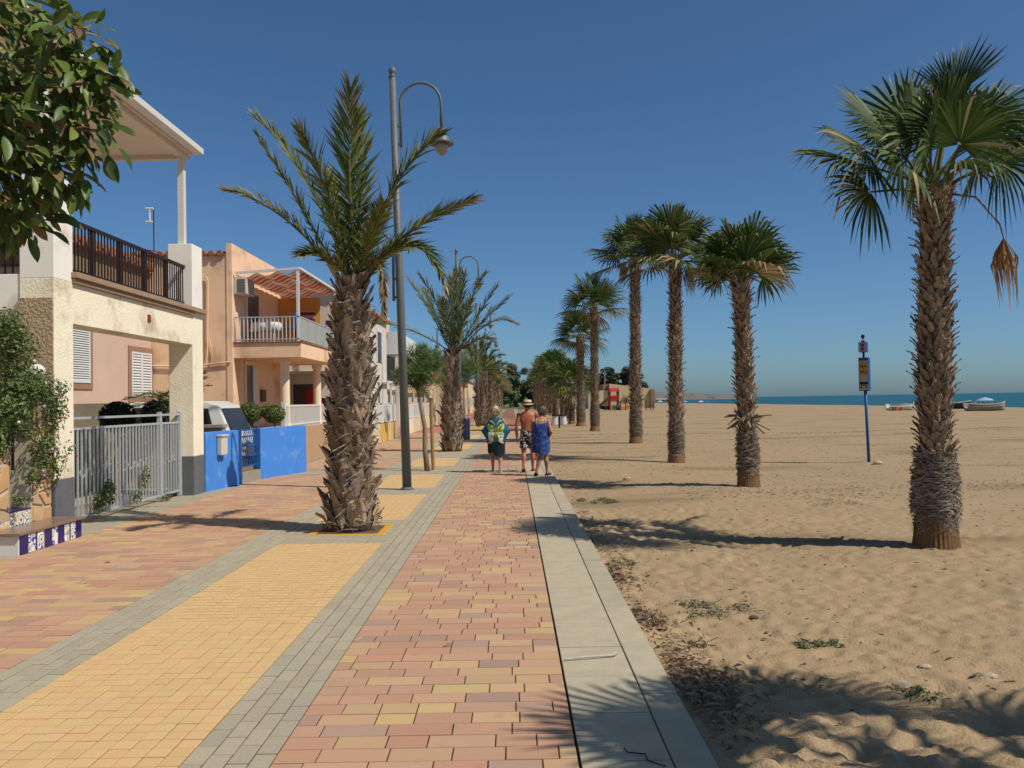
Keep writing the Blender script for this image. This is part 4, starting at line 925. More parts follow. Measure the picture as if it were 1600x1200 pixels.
def stripe_mat(name, axis, sc, c1, c2):
    mt = bpy.data.materials.new(name); mt.use_nodes = True; N = mt.node_tree.nodes; L = mt.node_tree.links; bs = N['Principled BSDF']
    g = N.new('ShaderNodeNewGeometry'); s = N.new('ShaderNodeSeparateXYZ'); L.new(g.outputs['Position'], s.inputs[0]); m1 = N.new('ShaderNodeMath'); m1.operation = 'MULTIPLY'; L.new(s.outputs[axis], m1.inputs[0]); m1.inputs[1].default_value = sc
    f = N.new('ShaderNodeMath'); f.operation = 'FRACT'; L.new(m1.outputs[0], f.inputs[0]); q = N.new('ShaderNodeMath'); q.operation = 'GREATER_THAN'; L.new(f.outputs[0], q.inputs[0]); q.inputs[1].default_value = .5
    mx = N.new('ShaderNodeMix'); mx.data_type = 'RGBA'; L.new(q.outputs[0], mx.inputs[0]); mx.inputs[6].default_value = (*c1, 1); mx.inputs[7].default_value = (*c2, 1)
    bs.inputs['Roughness'].default_value = .9; L.new(mx.outputs[2], bs.inputs['Base Color']); tr = N.new('ShaderNodeBsdfTranslucent'); L.new(mx.outputs[2], tr.inputs[0]); ms = N.new('ShaderNodeMixShader'); ms.inputs[0].default_value = .35; L.new(bs.outputs[0], ms.inputs[1]); L.new(tr.outputs[0], ms.inputs[2]); L.new(ms.outputs[0], N['Material Output'].inputs[0]); return mt
m_str = stripe_mat('striped_canvas', 'Y', 2.6, S(196, 96, 72), S(226, 190, 160))
aw = thing('balcony_awning', (-6.3, 24.3, 3.3), 'red and white striped awning on white posts over the orange balcony', 'awning')
b = MB(); NX, NY = 24, 40; g = [[b.pt((-7.15 + 1.65 * i / NX, 22.1 + 4.5 * j / NY, 5.02 + .12 * i / NX + .05 * math.cos(i / NX * 2 * math.pi * 3) - .03 + .015 * math.cos(j / NY * 2 * math.pi * 9))) for i in range(NX + 1)] for j in range(NY + 1)]
for j in range(NY):
    for i in range(NX): b.face((g[j][i], g[j][i + 1], g[j + 1][i + 1], g[j + 1][i]))
b.build('canvas', m_str, aw, smooth=True)
for a, c in (((-7.15, 22.08, 5.1), (-5.48, 22.08, 5.2)), ((-5.48, 22.08, 5.2), (-5.48, 26.65, 5.2)), ((-5.48, 26.65, 5.2), (-7.15, 26.65, 5.1))): b = MB(); b.beam(a, c, .06); b.build('frame_bar', m_wr, aw)
for yy in (22.1, 26.6): b = MB(); b.beam((-5.53, yy, 3.3), (-5.53, yy, 5.18), .07); b.build('post', m_wr, aw)
tw = thing('beach_towel', (-6.4, 26.25, 3.9), 'red and white striped towel hanging on the yellow screen', 'towel'); b = MB(); n = 8
tg = [[b.pt((-6.55 + .5 * i / n, 26.24 + .02 * math.sin(i * 2.2 + j), 4.55 - .9 * j / n)) for i in range(n + 1)] for j in range(n + 1)]
for j in range(n):
    for i in range(n): b.face((tg[j][i], tg[j][i + 1], tg[j + 1][i + 1], tg[j + 1][i]))
b.build('cloth', stripe_mat('towel_stripes', 'Z', 5, S(190, 60, 60), S(235, 225, 215)), tw, smooth=True)
tbq = thing('balcony_table', (-6.55, 22.7, 3.3), 'table with a white cloth on the orange balcony', 'table'); b = MB(); n = 24
b.loft([[(-6.55 + (r + w_ * .05 * math.sin(k * 1.5)) * math.cos(2 * math.pi * k / n), 22.75 + (r * .6 + w_ * .04 * math.sin(k * 1.5)) * math.sin(2 * math.pi * k / n), z) for k in range(n)] for r, z, w_ in ((.42, 3.62, 1), (.4, 3.8, .5), (.38, 3.86, 0), (.3, 3.868, 0))]); b.build('tablecloth', m_pvc, tbq, smooth=True)
for sx in (-1, 1):
    for sy in (-1, 1): part(tbq, 'leg', m_wr, (-6.55 + sx * .25 - .02, -6.55 + sx * .25 + .02, 22.75 + sy * .14 - .02, 22.75 + sy * .14 + .02, 3.3, 3.85), bevel=0)
cq = thing('balcony_chair', (-5.95, 22.9, 3.3), 'blue plastic chair on the orange balcony', 'chair'); m_bp = M('blue_plastic', S(30, 90, 180), r=.4, var=.05, bump=0)
part(cq, 'seat', m_bp, (-6.15, -5.75, 22.7, 23.1, 3.68, 3.72)); part(cq, 'backrest', m_bp, (-5.8, -5.75, 22.7, 23.1, 3.72, 4.12))
for sx in (-6.13, -5.78):
    for sy in (22.72, 23.06): part(cq, 'leg', m_bp, (sx, sx + .03, sy, sy + .03, 3.3, 3.68), bevel=0)
# ---------------------------------------------------------------- white and peach houses further on
m_w3 = M('white_house', S(232, 222, 208, .9), r=.9, var=.05, sc=1.2, stain=(S(206, 190, 170), .62, .14, .7)); m_pe = M('peach_house', S(230, 190, 140, .9), var=.06, sc=1.2); m_crm = M('cream_house', S(232, 214, 176, .9), var=.06, sc=1.); m_rtile = M('red_rim', S(196, 96, 70), var=.15)
def house(name, label, xf, y0, y1, depth, zf, zr, mat, wins, roofmat=m_rtile):
    o = thing(name, (xf - depth / 2, (y0 + y1) / 2, 0), label, 'house', 'row of seaside houses'); b = MB(); xb = xf - depth
    b.hexa([(xb, y0, 0), (xf, y0, 0), (xf, y1, 0), (xb, y1, 0), (xb, y0, zr), (xf, y0, zf), (xf, y1, zf), (xb, y1, zr)]); wl_ = b.build('wall', mat, o)
    b = MB(); e = .18; q = (zr - zf) / depth
    b.hexa([(xb, y0 - e, zr + .01), (xf + e, y0 - e, zf - q * e + .01), (xf + e, y1 + e, zf - q * e + .01), (xb, y1 + e, zr + .01), (xb, y0 - e, zr + .12), (xf + e, y0 - e, zf - q * e + .12), (xf + e, y1 + e, zf - q * e + .12), (xb, y1 + e, zr + .12)]); b.build('roof', roofmat, o)
    for kind, a, c, z0, z1 in wins: opening(o, xf, a, c, z0, z1, m_wr, m_glass, kind)
    return o
h3 = house('white_house', 'white house with a red roof rim beyond the orange house, behind the nearest palm', -5.7, 27.25, 38.8, 6, 5.3, 6.6, m_w3, [('window', 29, 30.2, 3.4, 4.7), ('window', 32, 33.2, 3.4, 4.7), ('door', 29.5, 30.6, .1, 2.3), ('window', 33, 34.2, 1.0, 2.2), ('door', 36, 37, .1, 2.3), ('window', 36, 37.2, 3.4, 4.7)])
part(h3, 'side_window', m_glass, (-7.0, -6.3, 27.235, 27.245, 1.2, 2.3), bevel=0); part(h3, 'side_awning', M('white_canvas', S(236, 226, 214)), (-7.6, -5.7, 26.75, 27.24, 2.62, 2.7), bevel=0); part(h3, 'red_door', M('red_door', S(168, 52, 50)), (-6.6, -6.1, 27.22, 27.243, 0.2, 2.2), bevel=0)
ch = part(h3, 'chimney', m_w3, (-8.4, -7.9, 33, 33.5, 5.6, 6.6)); part(ch, 'chimney_cap', m_terra, (-8.5, -7.8, 32.9, 33.6, 6.6, 6.7))
h4 = house('bay_house', 'white house with a pale projecting bay, behind the lamp post', -5.9, 39.2, 46.5, 7, 4.7, 5.6, m_w3, [('window', 40.2, 41.4, 1.0, 2.2), ('door', 42.4, 43.4, .1, 2.2), ('window', 44.3, 45.4, 1.0, 2.2)])
part(h4, 'bay', M('pale_blue_plaster', S(226, 228, 228, .95), var=.03), (-5.89, -5.2, 39.3, 46.3, 3.9, 4.95)); part(h4, 'bay_recess', m_glass, (-5.895, -5.85, 39.6, 45.9, 2.7, 3.88), bevel=0); part(h4, 'bay_post', m_w3, (-5.4, -5.22, 39.35, 39.55, 0, 3.9)); part(h4, 'bay_back', m_terra, (-5.845, -5.8, 42.2, 44.6, 2.7, 3.6), bevel=0)
h5 = house('peach_house', 'peach house with a sloping red tiled roof edge beyond the young tree', -5.95, 48.5, 66, 7, 3.5, 5.2, m_pe, [('window', 50, 51.2, 1, 2.2), ('door', 53, 54, .1, 2.2), ('window', 56, 57.2, 1, 2.2), ('window', 60, 61.2, 1, 2.2), ('window', 63, 64.2, 1, 2.2)])
h5b = house('tall_white_house', 'long white house rising behind the peach house', -7.6, 52, 82, 7, 5.75, 5.9, m_w3, [('window', 55 + 5 * i, 56.3 + 5 * i, 3.9, 5.0) for i in range(5)])
part(h5b, 'stair_tower', m_crm, (-9.5, -8.0, 53, 56, 5.8, 7.2))
for i, (a, c, zf, mt, lb_) in enumerate(((68, 81, 3.6, m_crm, 'cream low house with an arched porch beyond the peach house'), (83, 97, 4.6, m_w3, 'distant white house after the low cream one'), (99, 114, 3.7, m_pe, 'distant peach house in the far part of the row'), (116, 132, 4.4, m_crm, 'distant cream house near the end of the row'), (134, 152, 3.9, m_w3, 'last white house at the end of the row'))):
    house('terrace_house', lb_, -6.0 if i else -5.6, a, c, 7, zf, zf + 1.2, mt, [('window', a + 2 + 3.2 * j, a + 3.2 + 3.2 * j, 1, 2.2) for j in range(4)])
# coloured fence in front of the white houses
fc = thing('coloured_fence', (-5.5, 44, 0), 'low yellow, red and cream wall with white railings in front of the white houses', 'fence')
cols = [m_crm, M('yellow_panel', S(234, 186, 96)), M('yellow_panel', S(234, 186, 96)), M('red_panel', S(176, 58, 52)), m_orl, m_crm, m_pe, m_crm, M('yellow_panel', S(234, 186, 96)), m_crm]
y = 32.0
for k in range(10):
    yy = y + k * 3.05; part(fc, 'wall_panel', cols[k], (-5.62, -5.5, yy, yy + 3.0, 0, .78)); pn = part(fc, 'railing_panel', m_wr, (-5.58, -5.54, yy, yy + 3.0, 1.52, 1.58), (-5.58, -5.54, yy, yy + 3.0, .82, .88), bevel=0)
    for i in range(18): part(pn, 'slat', m_wr, (-5.575, -5.545, yy + .03 + i * .165, yy + (.15 if k < 5 else .09) + i * .165, .88, 1.52), bevel=0)
    part(fc, 'fence_post', m_wr, (-5.66, -5.46, yy - .1, yy + .02, 0, 1.66))
for i in range(9): part(fc, 'pergola_post', m_wr, (-5.6, -5.52, 36 + i * 3, 36.08 + i * 3, 1.66, 2.55), bevel=0)
part(fc, 'pergola_beam', m_wr, (-5.62, -5.5, 36, 60.2, 2.55, 2.65), bevel=0)
hd = shrub('garden_hedge', 'dark garden hedge behind the white pergola posts', [((-6.9, 52 + i * 2, 2.0), (.5, 1.1, .7)) for i in range(4)], 2400, .12, [(.02, .035, .015), (.03, .05, .02)])
# ================================================================ lamps, signs, playground, boats
m_pole = M('grey_green_steel', S(118, 124, 121), r=.55, var=.12, sc=8, bump=.05, metal=.2, stain=(S(150, 150, 140), .66, .1, 5.))
m_opal = M('opal_lens', S(214, 200, 184), r=.25, var=.03, bump=0, trans=.3)
def lamp_arm(root, x, y, ztop, zlow, sgn, zh):
    """curved bracket on the pole's side with the hanging lantern"""
    b = MB(); xi = x + sgn * .12; r = .39; cz = zh + .62
    pts = [(xi, y, zlow), (xi, y, cz)] + [(xi + sgn * (r - r * math.cos(a)), y, cz + r * math.sin(a)) for a in (math.pi * i / 14 for i in range(1, 15))] + [(xi + sgn * 2 * r, y, zh + .1)]
    b.tube(pts, .027, 8); arm = b.build('arm', m_pole, root, smooth=True)
    for zz in (zlow + .07, zlow + .42): b = MB(); b.beam((x, y, zz), (xi, y, zz), .05, .05); b.build('arm_clamp', m_pole, arm)
    c = (xi + sgn * 2 * r, y, zh); b = MB(); b.lathe([(.04, .12), (.10, .10), (.10, .03), (.075, .02), (.075, -.03), (.14, -.05), (.17, -.14), (.24, -.17), (.235, -.185), (.12, -.18)], c, 20); ln = b.build('lantern', m_pole, root, smooth=False)
    b = MB(); b.lathe([(.118, -.175), (.125, -.24), (.10, -.33), (.055, -.39), (.01, -.405)], c, 18); b.build('lens', m_opal, ln, smooth=True)
def street_lamp(x, y, label, lean=0., both=True):
    o = thing('street_lamp', (x, y, 0), label, 'street lamp', 'street lamps along the planting strip')
    b = MB(); b.tube([(x, y, -.02), (x + lean * .5, y, 4), (x + lean, y, 7.9)], [.088, .075, .062], 14); b.build('pole', m_pole, o, smooth=True)
    b = MB(); b.lathe([(.13, 0), (.13, .02), (.095, .05)], (x, y, 0), 14); b.build('base_plate', m_pole, o)
    b = MB(); b.lathe([(.05, 7.88), (.08, 7.92), (.04, 7.95), (.07, 7.99), (.075, 8.04), (.05, 8.09), (.01, 8.11)], (x + lean, y, 0), 12); b.build('finial', m_pole, o, smooth=True)
    lamp_arm(o, x + lean * .85, y, 0, 6.55, 1, 6.78)
    lamp_arm(o, x + lean * .5, y, 0, 3.6, -1, 3.95)
LX = gnd(635, 766).x
LL = ['nearest street lamp, tall grey post beside the thick date palm', 'second street lamp rising behind the second date palm']
for k in range(8):
    street_lamp(LX if k == 0 else -2.2, 16.23 + 19.6 * k, LL[k] if k < 2 else f'{ORD[k]} street lamp from the camera, far along the promenade', -.17 if k == 0 else -.05)
# utility box on the second lamp pole
lbx = thing('litter_bin', (-1.95, 34.9, 0), 'dark blue bin at the foot of the second lamp post', 'bin'); m_navy = M('navy_steel', S(36, 46, 84), r=.5, var=.1, bump=0)
b = MB(); b.lathe([(.16, .1), (.2, .14), (.2, .95), (.17, 1.0)], (-1.95, 34.9, 0), 14); b.build('drum', m_navy, lbx); b = MB(); b.tube([(-2.15, 34.9, 0), (-2.15, 34.9, 1.05)], .03, 7); b.build('post', m_navy, lbx)
# sign post on the beach
sp = V(sgnd(1358, 724)); st = atY(1348.5, 537, sp.y); sg = thing('sign_post', sp, 'blue post with two small boxed notice signs on the beach', 'sign'); m_sb = M('sign_blue', S(44, 82, 150), r=.4, var=.08, bump=0); m_sp_ = M('post_blue', S(30, 104, 170), r=.5, var=.15, sc=8, stain=(S(120, 110, 80), .7, .08, 6.))
mid = sp.lerp(st, .66); b = MB(); b.tube([sp - V((0, 0, .2)), mid], .038, 10); b.build('post', m_sp_, sg, smooth=True); b = MB(); b.tube([mid, st + V((0, 0, .02))], .03, 8); b.build('upper_post', M('brown_pole', S(70, 58, 56)), sg)
ang = R(-33); ax = V((math.cos(ang), math.sin(ang), 0)); ay = V((-math.sin(ang), math.cos(ang), 0))
m_post = M('poster_paper', S(196, 184, 168), r=.6, var=.06, bump=0); m_py = M('poster_yellow', S(206, 160, 76), r=.6, var=.08, bump=0); m_ink = M('poster_ink', S(58, 50, 48), bump=0)
def sbox(zc, hh, hw, hd, off):
    c = V((sp.x, sp.y, 0)).lerp(V((st.x, st.y, 0)), zc / st.z) + V((0, 0, zc)) + ax * off
    b = MB(); b.obox(c, ax * hw, ay * hd, V((0, 0, hh))); b.build('sign_box', m_sb, sg, bevel=.015); return c
cA = sbox(2.18, .425, .12, .13, 0); cB = sbox(2.87, .13, .10, .10, 0)
def plate(c, u, v, w_, h_, mt, o=.006, nm='print'):     # on the camera-facing side of a box
    p = c - ay * o + ax * u + V((0, 0, v)); b = MB(); b.obox(p, ax * w_, ay * .002, V((0, 0, h_))); return b.build(nm, mt, sg)
fA = cA - ay * .13; plate(fA, 0, -.03, .10, .375, m_post, .002, 'poster'); plate(fA, 0, .14, .098, .17, m_py, .006); plate(fA, 0, -.23, .098, .035, m_ink, .006)
for u, v, w_, h_ in ((-.06, .20, .018, .02), (-.02, .19, .014, .03), (.03, .20, .02, .015), (.07, .19, .012, .02), (-.05, .06, .014, .03), (.0, .07, .01, .03), (.05, .05, .02, .02), (-.06, -.33, .014, .025), (.06, -.33, .014, .025), (0, -.29, .06, .006)): plate(fA, u, v, w_, h_, m_ink, .009)
fB = cB - ay * .10; plate(fB, 0, 0, .085, .115, m_post, .002, 'poster')
for p, q in (((-.05, .09), (0, .0)), ((.05, .09), (0, .0)), ((0, .0), (0, -.09)), ((-.03, -.02), (-.03, -.09)), ((.03, -.02), (.03, -.09)), ((0, .09), (0, .03))):
    b = MB(); a = fB - ay * .008 + ax * p[0] + V((0, 0, p[1])); c = fB - ay * .008 + ax * q[0] + V((0, 0, q[1])); b.beam(a, c, .02, .004, up=ay); b.build('symbol_stroke', m_ink, sg)
for zc, r in ((.03, .05), (.13, .035), (.17, .05)): b = MB(); b.ball(st + V((0, 0, zc + .02)), r, 9, 6); b.build('finial', M('brown_pole', S(70, 58, 56)), sg)
# bag holder on the sand
bp = sgnd(874, 669); bh = thing('bag_bin', bp, 'white refuse bags under a black lid on the sand beside the walk', 'bin'); k = bp.y / 1330
b = MB(); b.tube([bp - V((0, 0, .1)), bp + V((0, 0, .85))], .05, 8); b.build('post', M('bin_post', S(90, 70, 56)), bh)
for s in (-1, 1):
    b = MB(); n = 12; c = bp + V((s * .24, 0, 0)); b.loft([[c + V((r * math.cos(2 * math.pi * j / n) * (1 + .06 * math.sin(j * 3)) + s * o, r * .8 * math.sin(2 * math.pi * j / n), z)) for j in range(n)] for z, r, o in ((.18, .12, .03), (.22, .2, .03), (.5, .2, .02), (.76, .19, 0))]); b.build('bag', M('white_bag', S(232, 234, 238), r=.5, var=.04), bh)
    b = MB(); b.lathe([(.22, .76), (.23, .80), (.2, .86)], (c.x, c.y, bp.z), 12); b.build('lid', M('bin_lid', S(34, 34, 36)), bh)
# ---------------------------------------------------------------- playground
YP = 118.; pg = thing('play_tower', gnd(968, 641), 'red roofed play tower with slide and coloured panels on the sand', 'playground'); m_red = M('play_red', S(196, 50, 44), var=.05, bump=0); m_pw = M('play_wood', S(96, 66, 48), var=.2)
YP = ORG[pg.name][1]
def pp(x, y): return atY(x, y, YP)
def pbox(nm, x0, x1, y0, y1, mt, dep=.12, dy=0.): a, c = pp(x0, y1), pp(x1, y0); return part(pg, nm, mt, (a.x, c.x, YP + dy, YP + dy + dep, a.z, c.z), bevel=0)
for x in (952.5, 965.5):
    for dy in (0, 1.3): pbox('post', x, x + 1.6, 609, 641, m_red if x < 960 else m_pw, .15, dy)
a, c = pp(951.5, 612), pp(968, 606); b = MB(); b.hexa([(a.x, YP - .15, a.z), (c.x, YP - .15, a.z), (c.x, YP + 1.6, a.z), (a.x, YP + 1.6, a.z), (a.x + .1, YP + .6, c.z), (c.x - .1, YP + .6, c.z), (c.x - .1, YP + .9, c.z), (a.x + .1, YP + .9, c.z)]); b.build('roof', m_red, pg)
pbox('wall_panel', 954, 965, 618, 626, m_red); pbox('platform', 953, 967, 626, 627.5, m_pw, 1.4)
pbox('play_panel', 956, 963, 633, 641, M('play_green', S(70, 130, 84))); pbox('play_panel', 963, 970, 633, 641, M('play_blue', S(50, 100, 170))); pbox('play_disc', 964, 968, 633, 637, m_red, .1, -.1)
pbox('play_panel', 971, 978, 635.5, 640.5, M('play_orange', S(220, 150, 50))); pbox('play_panel', 979, 988, 634, 640, M('play_orange', S(220, 150, 50)))
b = MB(); p0, p1 = pp(953, 622), pp(937, 635); b.hexa([(p1.x, YP, p1.z - .15), (p0.x, YP, p0.z - .15), (p0.x, YP + .8, p0.z - .15), (p1.x, YP + .8, p1.z - .15), (p1.x, YP, p1.z + .3), (p0.x, YP, p0.z + .3), (p0.x, YP + .8, p0.z + .3), (p1.x, YP + .8, p1.z + .3)]); b.build('slide', m_pw, pg)
for x in (946, 969, 977, 1009, 1016, 1020): pbox('fence_post', x, x + 1.1, 626 if x > 960 else 630, 641, m_pw, .1)
pbox('rail', 969, 1021, 629, 629.8, m_pw, .06); pbox('rail', 1005, 1021, 634, 634.8, m_pw, .06)
b = MB(); 
for i in range(9): q = pp(940 + i * 1.6 + U(-1, 1), 638); b.ball((q.x, YP + .4, q.z + U(0, .3)), .28, 7, 5)
b.build('tyre_mound', M('tyre_rubber', S(32, 32, 32)), pg)
# building by the beach
YB = 160.; bb = thing('beach_building', V((atY(980, 636, YB).x, YB, 0)), 'low beige building with a sloping parapet behind the playground', 'building'); m_bei = M('beige_wall', S(222, 196, 152, .9), var=.08, sc=.3, stain=(S(170, 140, 110), .64, .1, .5)); m_bsh = M('brown_side', S(160, 128, 100), var=.1)
def bpq(x, y): return atY(x, y, YB)
a, b1, b2, c = bpq(952, 638), bpq(952, 599.5), bpq(1016, 607), bpq(1016, 638); b = MB(); b.hexa([(a.x, YB, -.1), (c.x, YB, -.1), (c.x, YB + 8, -.1), (a.x, YB + 8, -.1), (b1.x, YB, b1.z), (b2.x, YB, b2.z), (b2.x, YB + 8, b2.z), (b1.x, YB + 8, b1.z)]); b.build('wall', m_bei, bb)
a, c = bpq(920, 638), bpq(951.8, 610); part(bb, 'low_wing', M('cream_wing', S(226, 208, 176, .9), var=.05), (a.x, c.x, YB + .5, YB + 8, -.1, c.z)); a, c = bpq(943, 610), bpq(951.9, 600); part(bb, 'block', m_bsh, (a.x, c.x, YB + 1, YB + 7, a.z, c.z))
a, c = bpq(1016.2, 638), bpq(1022, 608); part(bb, 'end_pillar', m_bsh, (a.x, c.x, YB - .5, YB + 8, -.1, c.z)); a, c = bpq(976, 629), bpq(981.5, 621); part(bb, 'window', m_bsh, (a.x, c.x, YB - .1, YB - .005, a.z, c.z)); a, c = bpq(974, 621), bpq(983, 619.5); part(bb, 'window_hood', m_bei, (a.x, c.x, YB - .4, YB - .005, a.z, c.z))
b = MB(); q = bpq(945, 600); b.tube([q, bpq(945, 579)], .08, 6); b.build('mast', M('mast_grey', S(190, 186, 180)), bb)
# far trees
def big_tree(px, py, Y, rx, rz, label, n, cols, seed, name='broadleaf_tree'):
    random.seed(seed); c = atY(px, py, Y); o = thing(name, (c.x, Y, 0), label, 'tree', 'trees at the end of the promenade'); b = MB(); b.tube([(c.x, Y, -.1), (c.x + U(-.3, .3), Y, c.z * .5), c], [.35, .28, .12], 8); b.build('trunk', m_bark, o)
    bl_ = [(c + V((random.gauss(0, .5) * rx, random.gauss(0, .4) * rx, random.gauss(0, .45) * rz)), (rx * U(.25, .5), rx * U(.25, .5), rz * U(.22, .45))) for _ in range(16)]
    b = MB(); leaf_cloud(b, bl_, n, .32, cols, .35); b.build('crown', m_leafd, o)
EU = [(.035, .055, .028), (.05, .07, .035), (.025, .04, .022), (.07, .085, .045)]
big_tree(966, 590, 175, 3.2, 2.6, 'broad dark tree behind the beige beach building', 5000, EU, 1); big_tree(948, 602, 178, 1.8, 1.9, 'smaller dark tree left of the mast', 2200, EU, 2); big_tree(984, 588, 172, 1.7, 1.4, 'small tree lobe beside the fourth palm trunk', 1500, EU, 3); big_tree(920, 598, 185, 2., 3., 'dark tree between the fan palm trunks', 2000, EU, 4)
big_tree(806, 604, 240, 3.6, 4.6, 'tall dark tree closing the end of the promenade', 4500, EU, 5); big_tree(818, 612, 225, 3., 3.4, 'mid green tree right of the tall one at the end of the promenade', 3000, LG, 6); big_tree(788, 618, 230, 3, 2.6, 'low tree left of the tall one at the end of the promenade', 2500, EU, 7); big_tree(798, 622, 210, 3.4, 2., 'low bushy tree straight down the promenade', 2500, LG, 8); big_tree(832, 618, 215, 3, 2.8, 'tree behind the far fan palms at the end', 2500, EU, 9); big_tree(776, 616, 215, 3, 3, 'tree behind the far date palms at the end', 2500, EU, 10)
# ---------------------------------------------------------------- boats and sunshades
def boat(px, py, L, mats, label, rot, trim=True):
    p = gnd(px, py, -.02); p = V((p.x, p.y, sz(p.x, p.y))); o = thing('rowing_boat', p, label, 'boat', 'boats drawn up near the water'); R_ = Matrix.Rotation(rot, 3, 'Z'); b = MB(); n = 12; prof = []
    for i in range(n + 1):
        u = i / n; w_ = .82 * L / 4.5 * (math.sin(math.pi * min(1, u * .62 + .2)) ** .7) * (1 if u < .8 else 1 - ((u - .8) / .2) ** 2 * .92); sh = .62 + .22 * (u - .4) ** 2 * 3
        prof.append([(-L / 2 + L * u, y_ * w_, z_ * sh + .02) for y_, z_ in ((-1, 1), (-.96, .6), (-.7, .15), (0, 0), (.7, .15), (.96, .6), (1, 1), (.9, .97), (.86, .6), (0, .3), (-.86, .6), (-.9, .97))])
    b.loft([[p + R_ @ V(q) for q in rg] for rg in prof]); b.build('hull', mats[0], o)
    for u in (-.15, .2): b = MB(); b.obox(p + R_ @ V((L * u, 0, .5)), R_ @ V((.12, 0, 0)), R_ @ V((0, .68 * L / 4.5, 0)), V((0, 0, .02))); b.build('thwart', mats[1], o)
    b = MB(); b.tube([p + R_ @ V((q[0][0], q[0][1], q[0][2] + .01)) for q in prof] + [p + R_ @ V((q[6][0], q[6][1], q[6][2] + .01)) for q in prof[::-1]], .035, 5); b.build('gunwale', mats[1], o)
    return o
m_bg = M('boat_grey', S(150, 150, 132), var=.15, sc=2); m_bd = M('boat_dark', S(38, 46, 58), var=.1); m_bwt = M('boat_white', S(220, 222, 218), var=.05); m_net = M('net_brown', S(120, 96, 66), var=.3, sc=8)
o3 = boat(1540, 641, 3.9, (m_bg, m_bwt), 'grey rowing boat on the sand, rightmost of the boats', R(4)); o2 = boat(1485, 639, 4.2, (m_bd, m_bwt), 'dark hulled boat behind the nearest fan palm', R(-8)); o1 = boat(1408, 640, 3.2, (m_bwt, m_bg), 'small white boat left of the nearest fan palm', R(10))
b = MB(); q = ORG[o3.name]
for i in range(30): b.cur = rc((.16, .18, .12), .4); b.ball((q[0] + U(-1.2, .9), q[1] + U(-.4, .4), q[2] + U(.55, .78)), U(.08, .18), 6, 4, .2)
b.build('net_heap', m_fibre, o3, kind='stuff')
q = gnd(1400, 641, -.02)
for i in range(4):
    b = MB(); x_, h_ = q.x - .5 + i * .3, U(.2, .45); b.box(x_, x_ + .26, q.y - .5, q.y - .2, q.z - .05, q.z + h_); tag(b.build('crate', (m_net, M('crate_orange', S(206, 130, 80)))[i % 2], bevel=.01), ('brown crate at the left end of the crates by the small white boat', 'orange crate, leftmost of the two by the small white boat', 'brown crate between the two orange ones by the small white boat', 'orange crate at the right end by the small white boat')[i], 'crate', 'crates by the small white boat')
def parasol(px, py, Y, r, mt, label):
    c = atY(px, py, Y); x, z = c.x, c.z; o = thing('beach_parasol', (x, Y, sz(x, Y)), label, 'parasol', 'parasols by the water'); b = MB(); n = 12
    b.loft([[(x + rr * math.cos(2 * math.pi * k / n), Y + rr * math.sin(2 * math.pi * k / n), z + zz) for k in range(n)] for rr, zz in ((r, -.28 * r), (r * .62, -.08 * r), (.04, .1 * r))]); b.build('canopy', mt, o); b = MB(); b.tube([(x, Y, min(-.1, sz(x, Y))), (x, Y, z)], .025, 6); b.build('pole', m_wr, o)
m_pl = M('parasol_pale', S(176, 204, 220), var=.05, bump=0)
parasol(1539, 622, 98, .95, m_pl, 'pale blue parasol behind the grey boat')
for i, (px, Y) in enumerate(((1031, 330), (1042, 300), (1070, 320), (1095, 310), (1104, 290))): parasol(px, 626.5 if i < 5 else 624.5, Y, 1.1, [m_pvc, M('parasol_blue', S(70, 110, 170)), m_pl][i % 3], f'tiny far parasol at the water line, {ORD[i]} from the left')
kk = thing('beach_kiosk', gnd(1036, 627.6, 0), 'small white far stall under the headland', 'stall'); q = ORG[kk.name]; part(kk, 'stall_wall', m_bei, (q[0] - 3, q[0] + 3, q[1], q[1] + 3, 0, 1.0)); part(kk, 'stall_roof', m_pvc, (q[0] - 3.6, q[0] + 3.6, q[1] - .6, q[1] + 3.4, 1.0, 1.7))
# ================================================================ ficus at the top left
random.seed(31)
m_fic = M('ficus_leaf', (1, 1, 1), r=.42, var=.18, sc=9, bump=0, tint='both', spec=.3, trans=.28)
fx = thing('rubber_tree', (-6.6, 7.1, 0), 'rubber tree with large glossy leaves hanging in at the top left', 'tree'); b = MB()
b.tube([(-6.6, 7.1, -.05), (-6.5, 7.1, 1.4), (-6.2, 7.1, 2.6), (-5.6, 7.1, 3.6), (-5.0, 7.1, 4.6)], [.16, .13, .11, .08, .05], 10); br = []
fb = [((-4.55, 7.1, 4.75), .75), ((-4.25, 7.0, 4.0), .62), ((-4.3, 7.1, 3.45), .42), ((-5.0, 7.2, 3.6), .55), ((-5.2, 7.0, 4.4), .8), ((-4.7, 6.8, 5.5), .7), ((-3.42, 7.0, 4.35), .26), ((-3.5, 7.0, 3.95), .3), ((-3.6, 7.0, 4.75), .3), ((-3.75, 6.9, 4.3), .4), ((-4.0, 6.8, 3.75), .4), ((-4.4, 6.7, 4.3), .5), ((-5.6, 7.1, 5.3), .9), ((-4.3, 7.1, 5.0), .4), ((-3.72, 7.0, 3.6), .26), ((-4.0, 7.0, 3.3), .26), ((-4.75, 7.0, 3.2), .3)]
for c, r in fb:
    c = V(c); s_ = V((-5.4, 7.1, 4.0)); b.tube([s_, s_.lerp(c, .5) + V((0, 0, .12)), c, c + (c - s_).normalized() * r * .6], [.035, .025, .015, .007], 6)
b.build('trunk', m_bark, fx, smooth=True)
lm = MB(); n = 6; Lf, Wf = 1., .40; rows = []
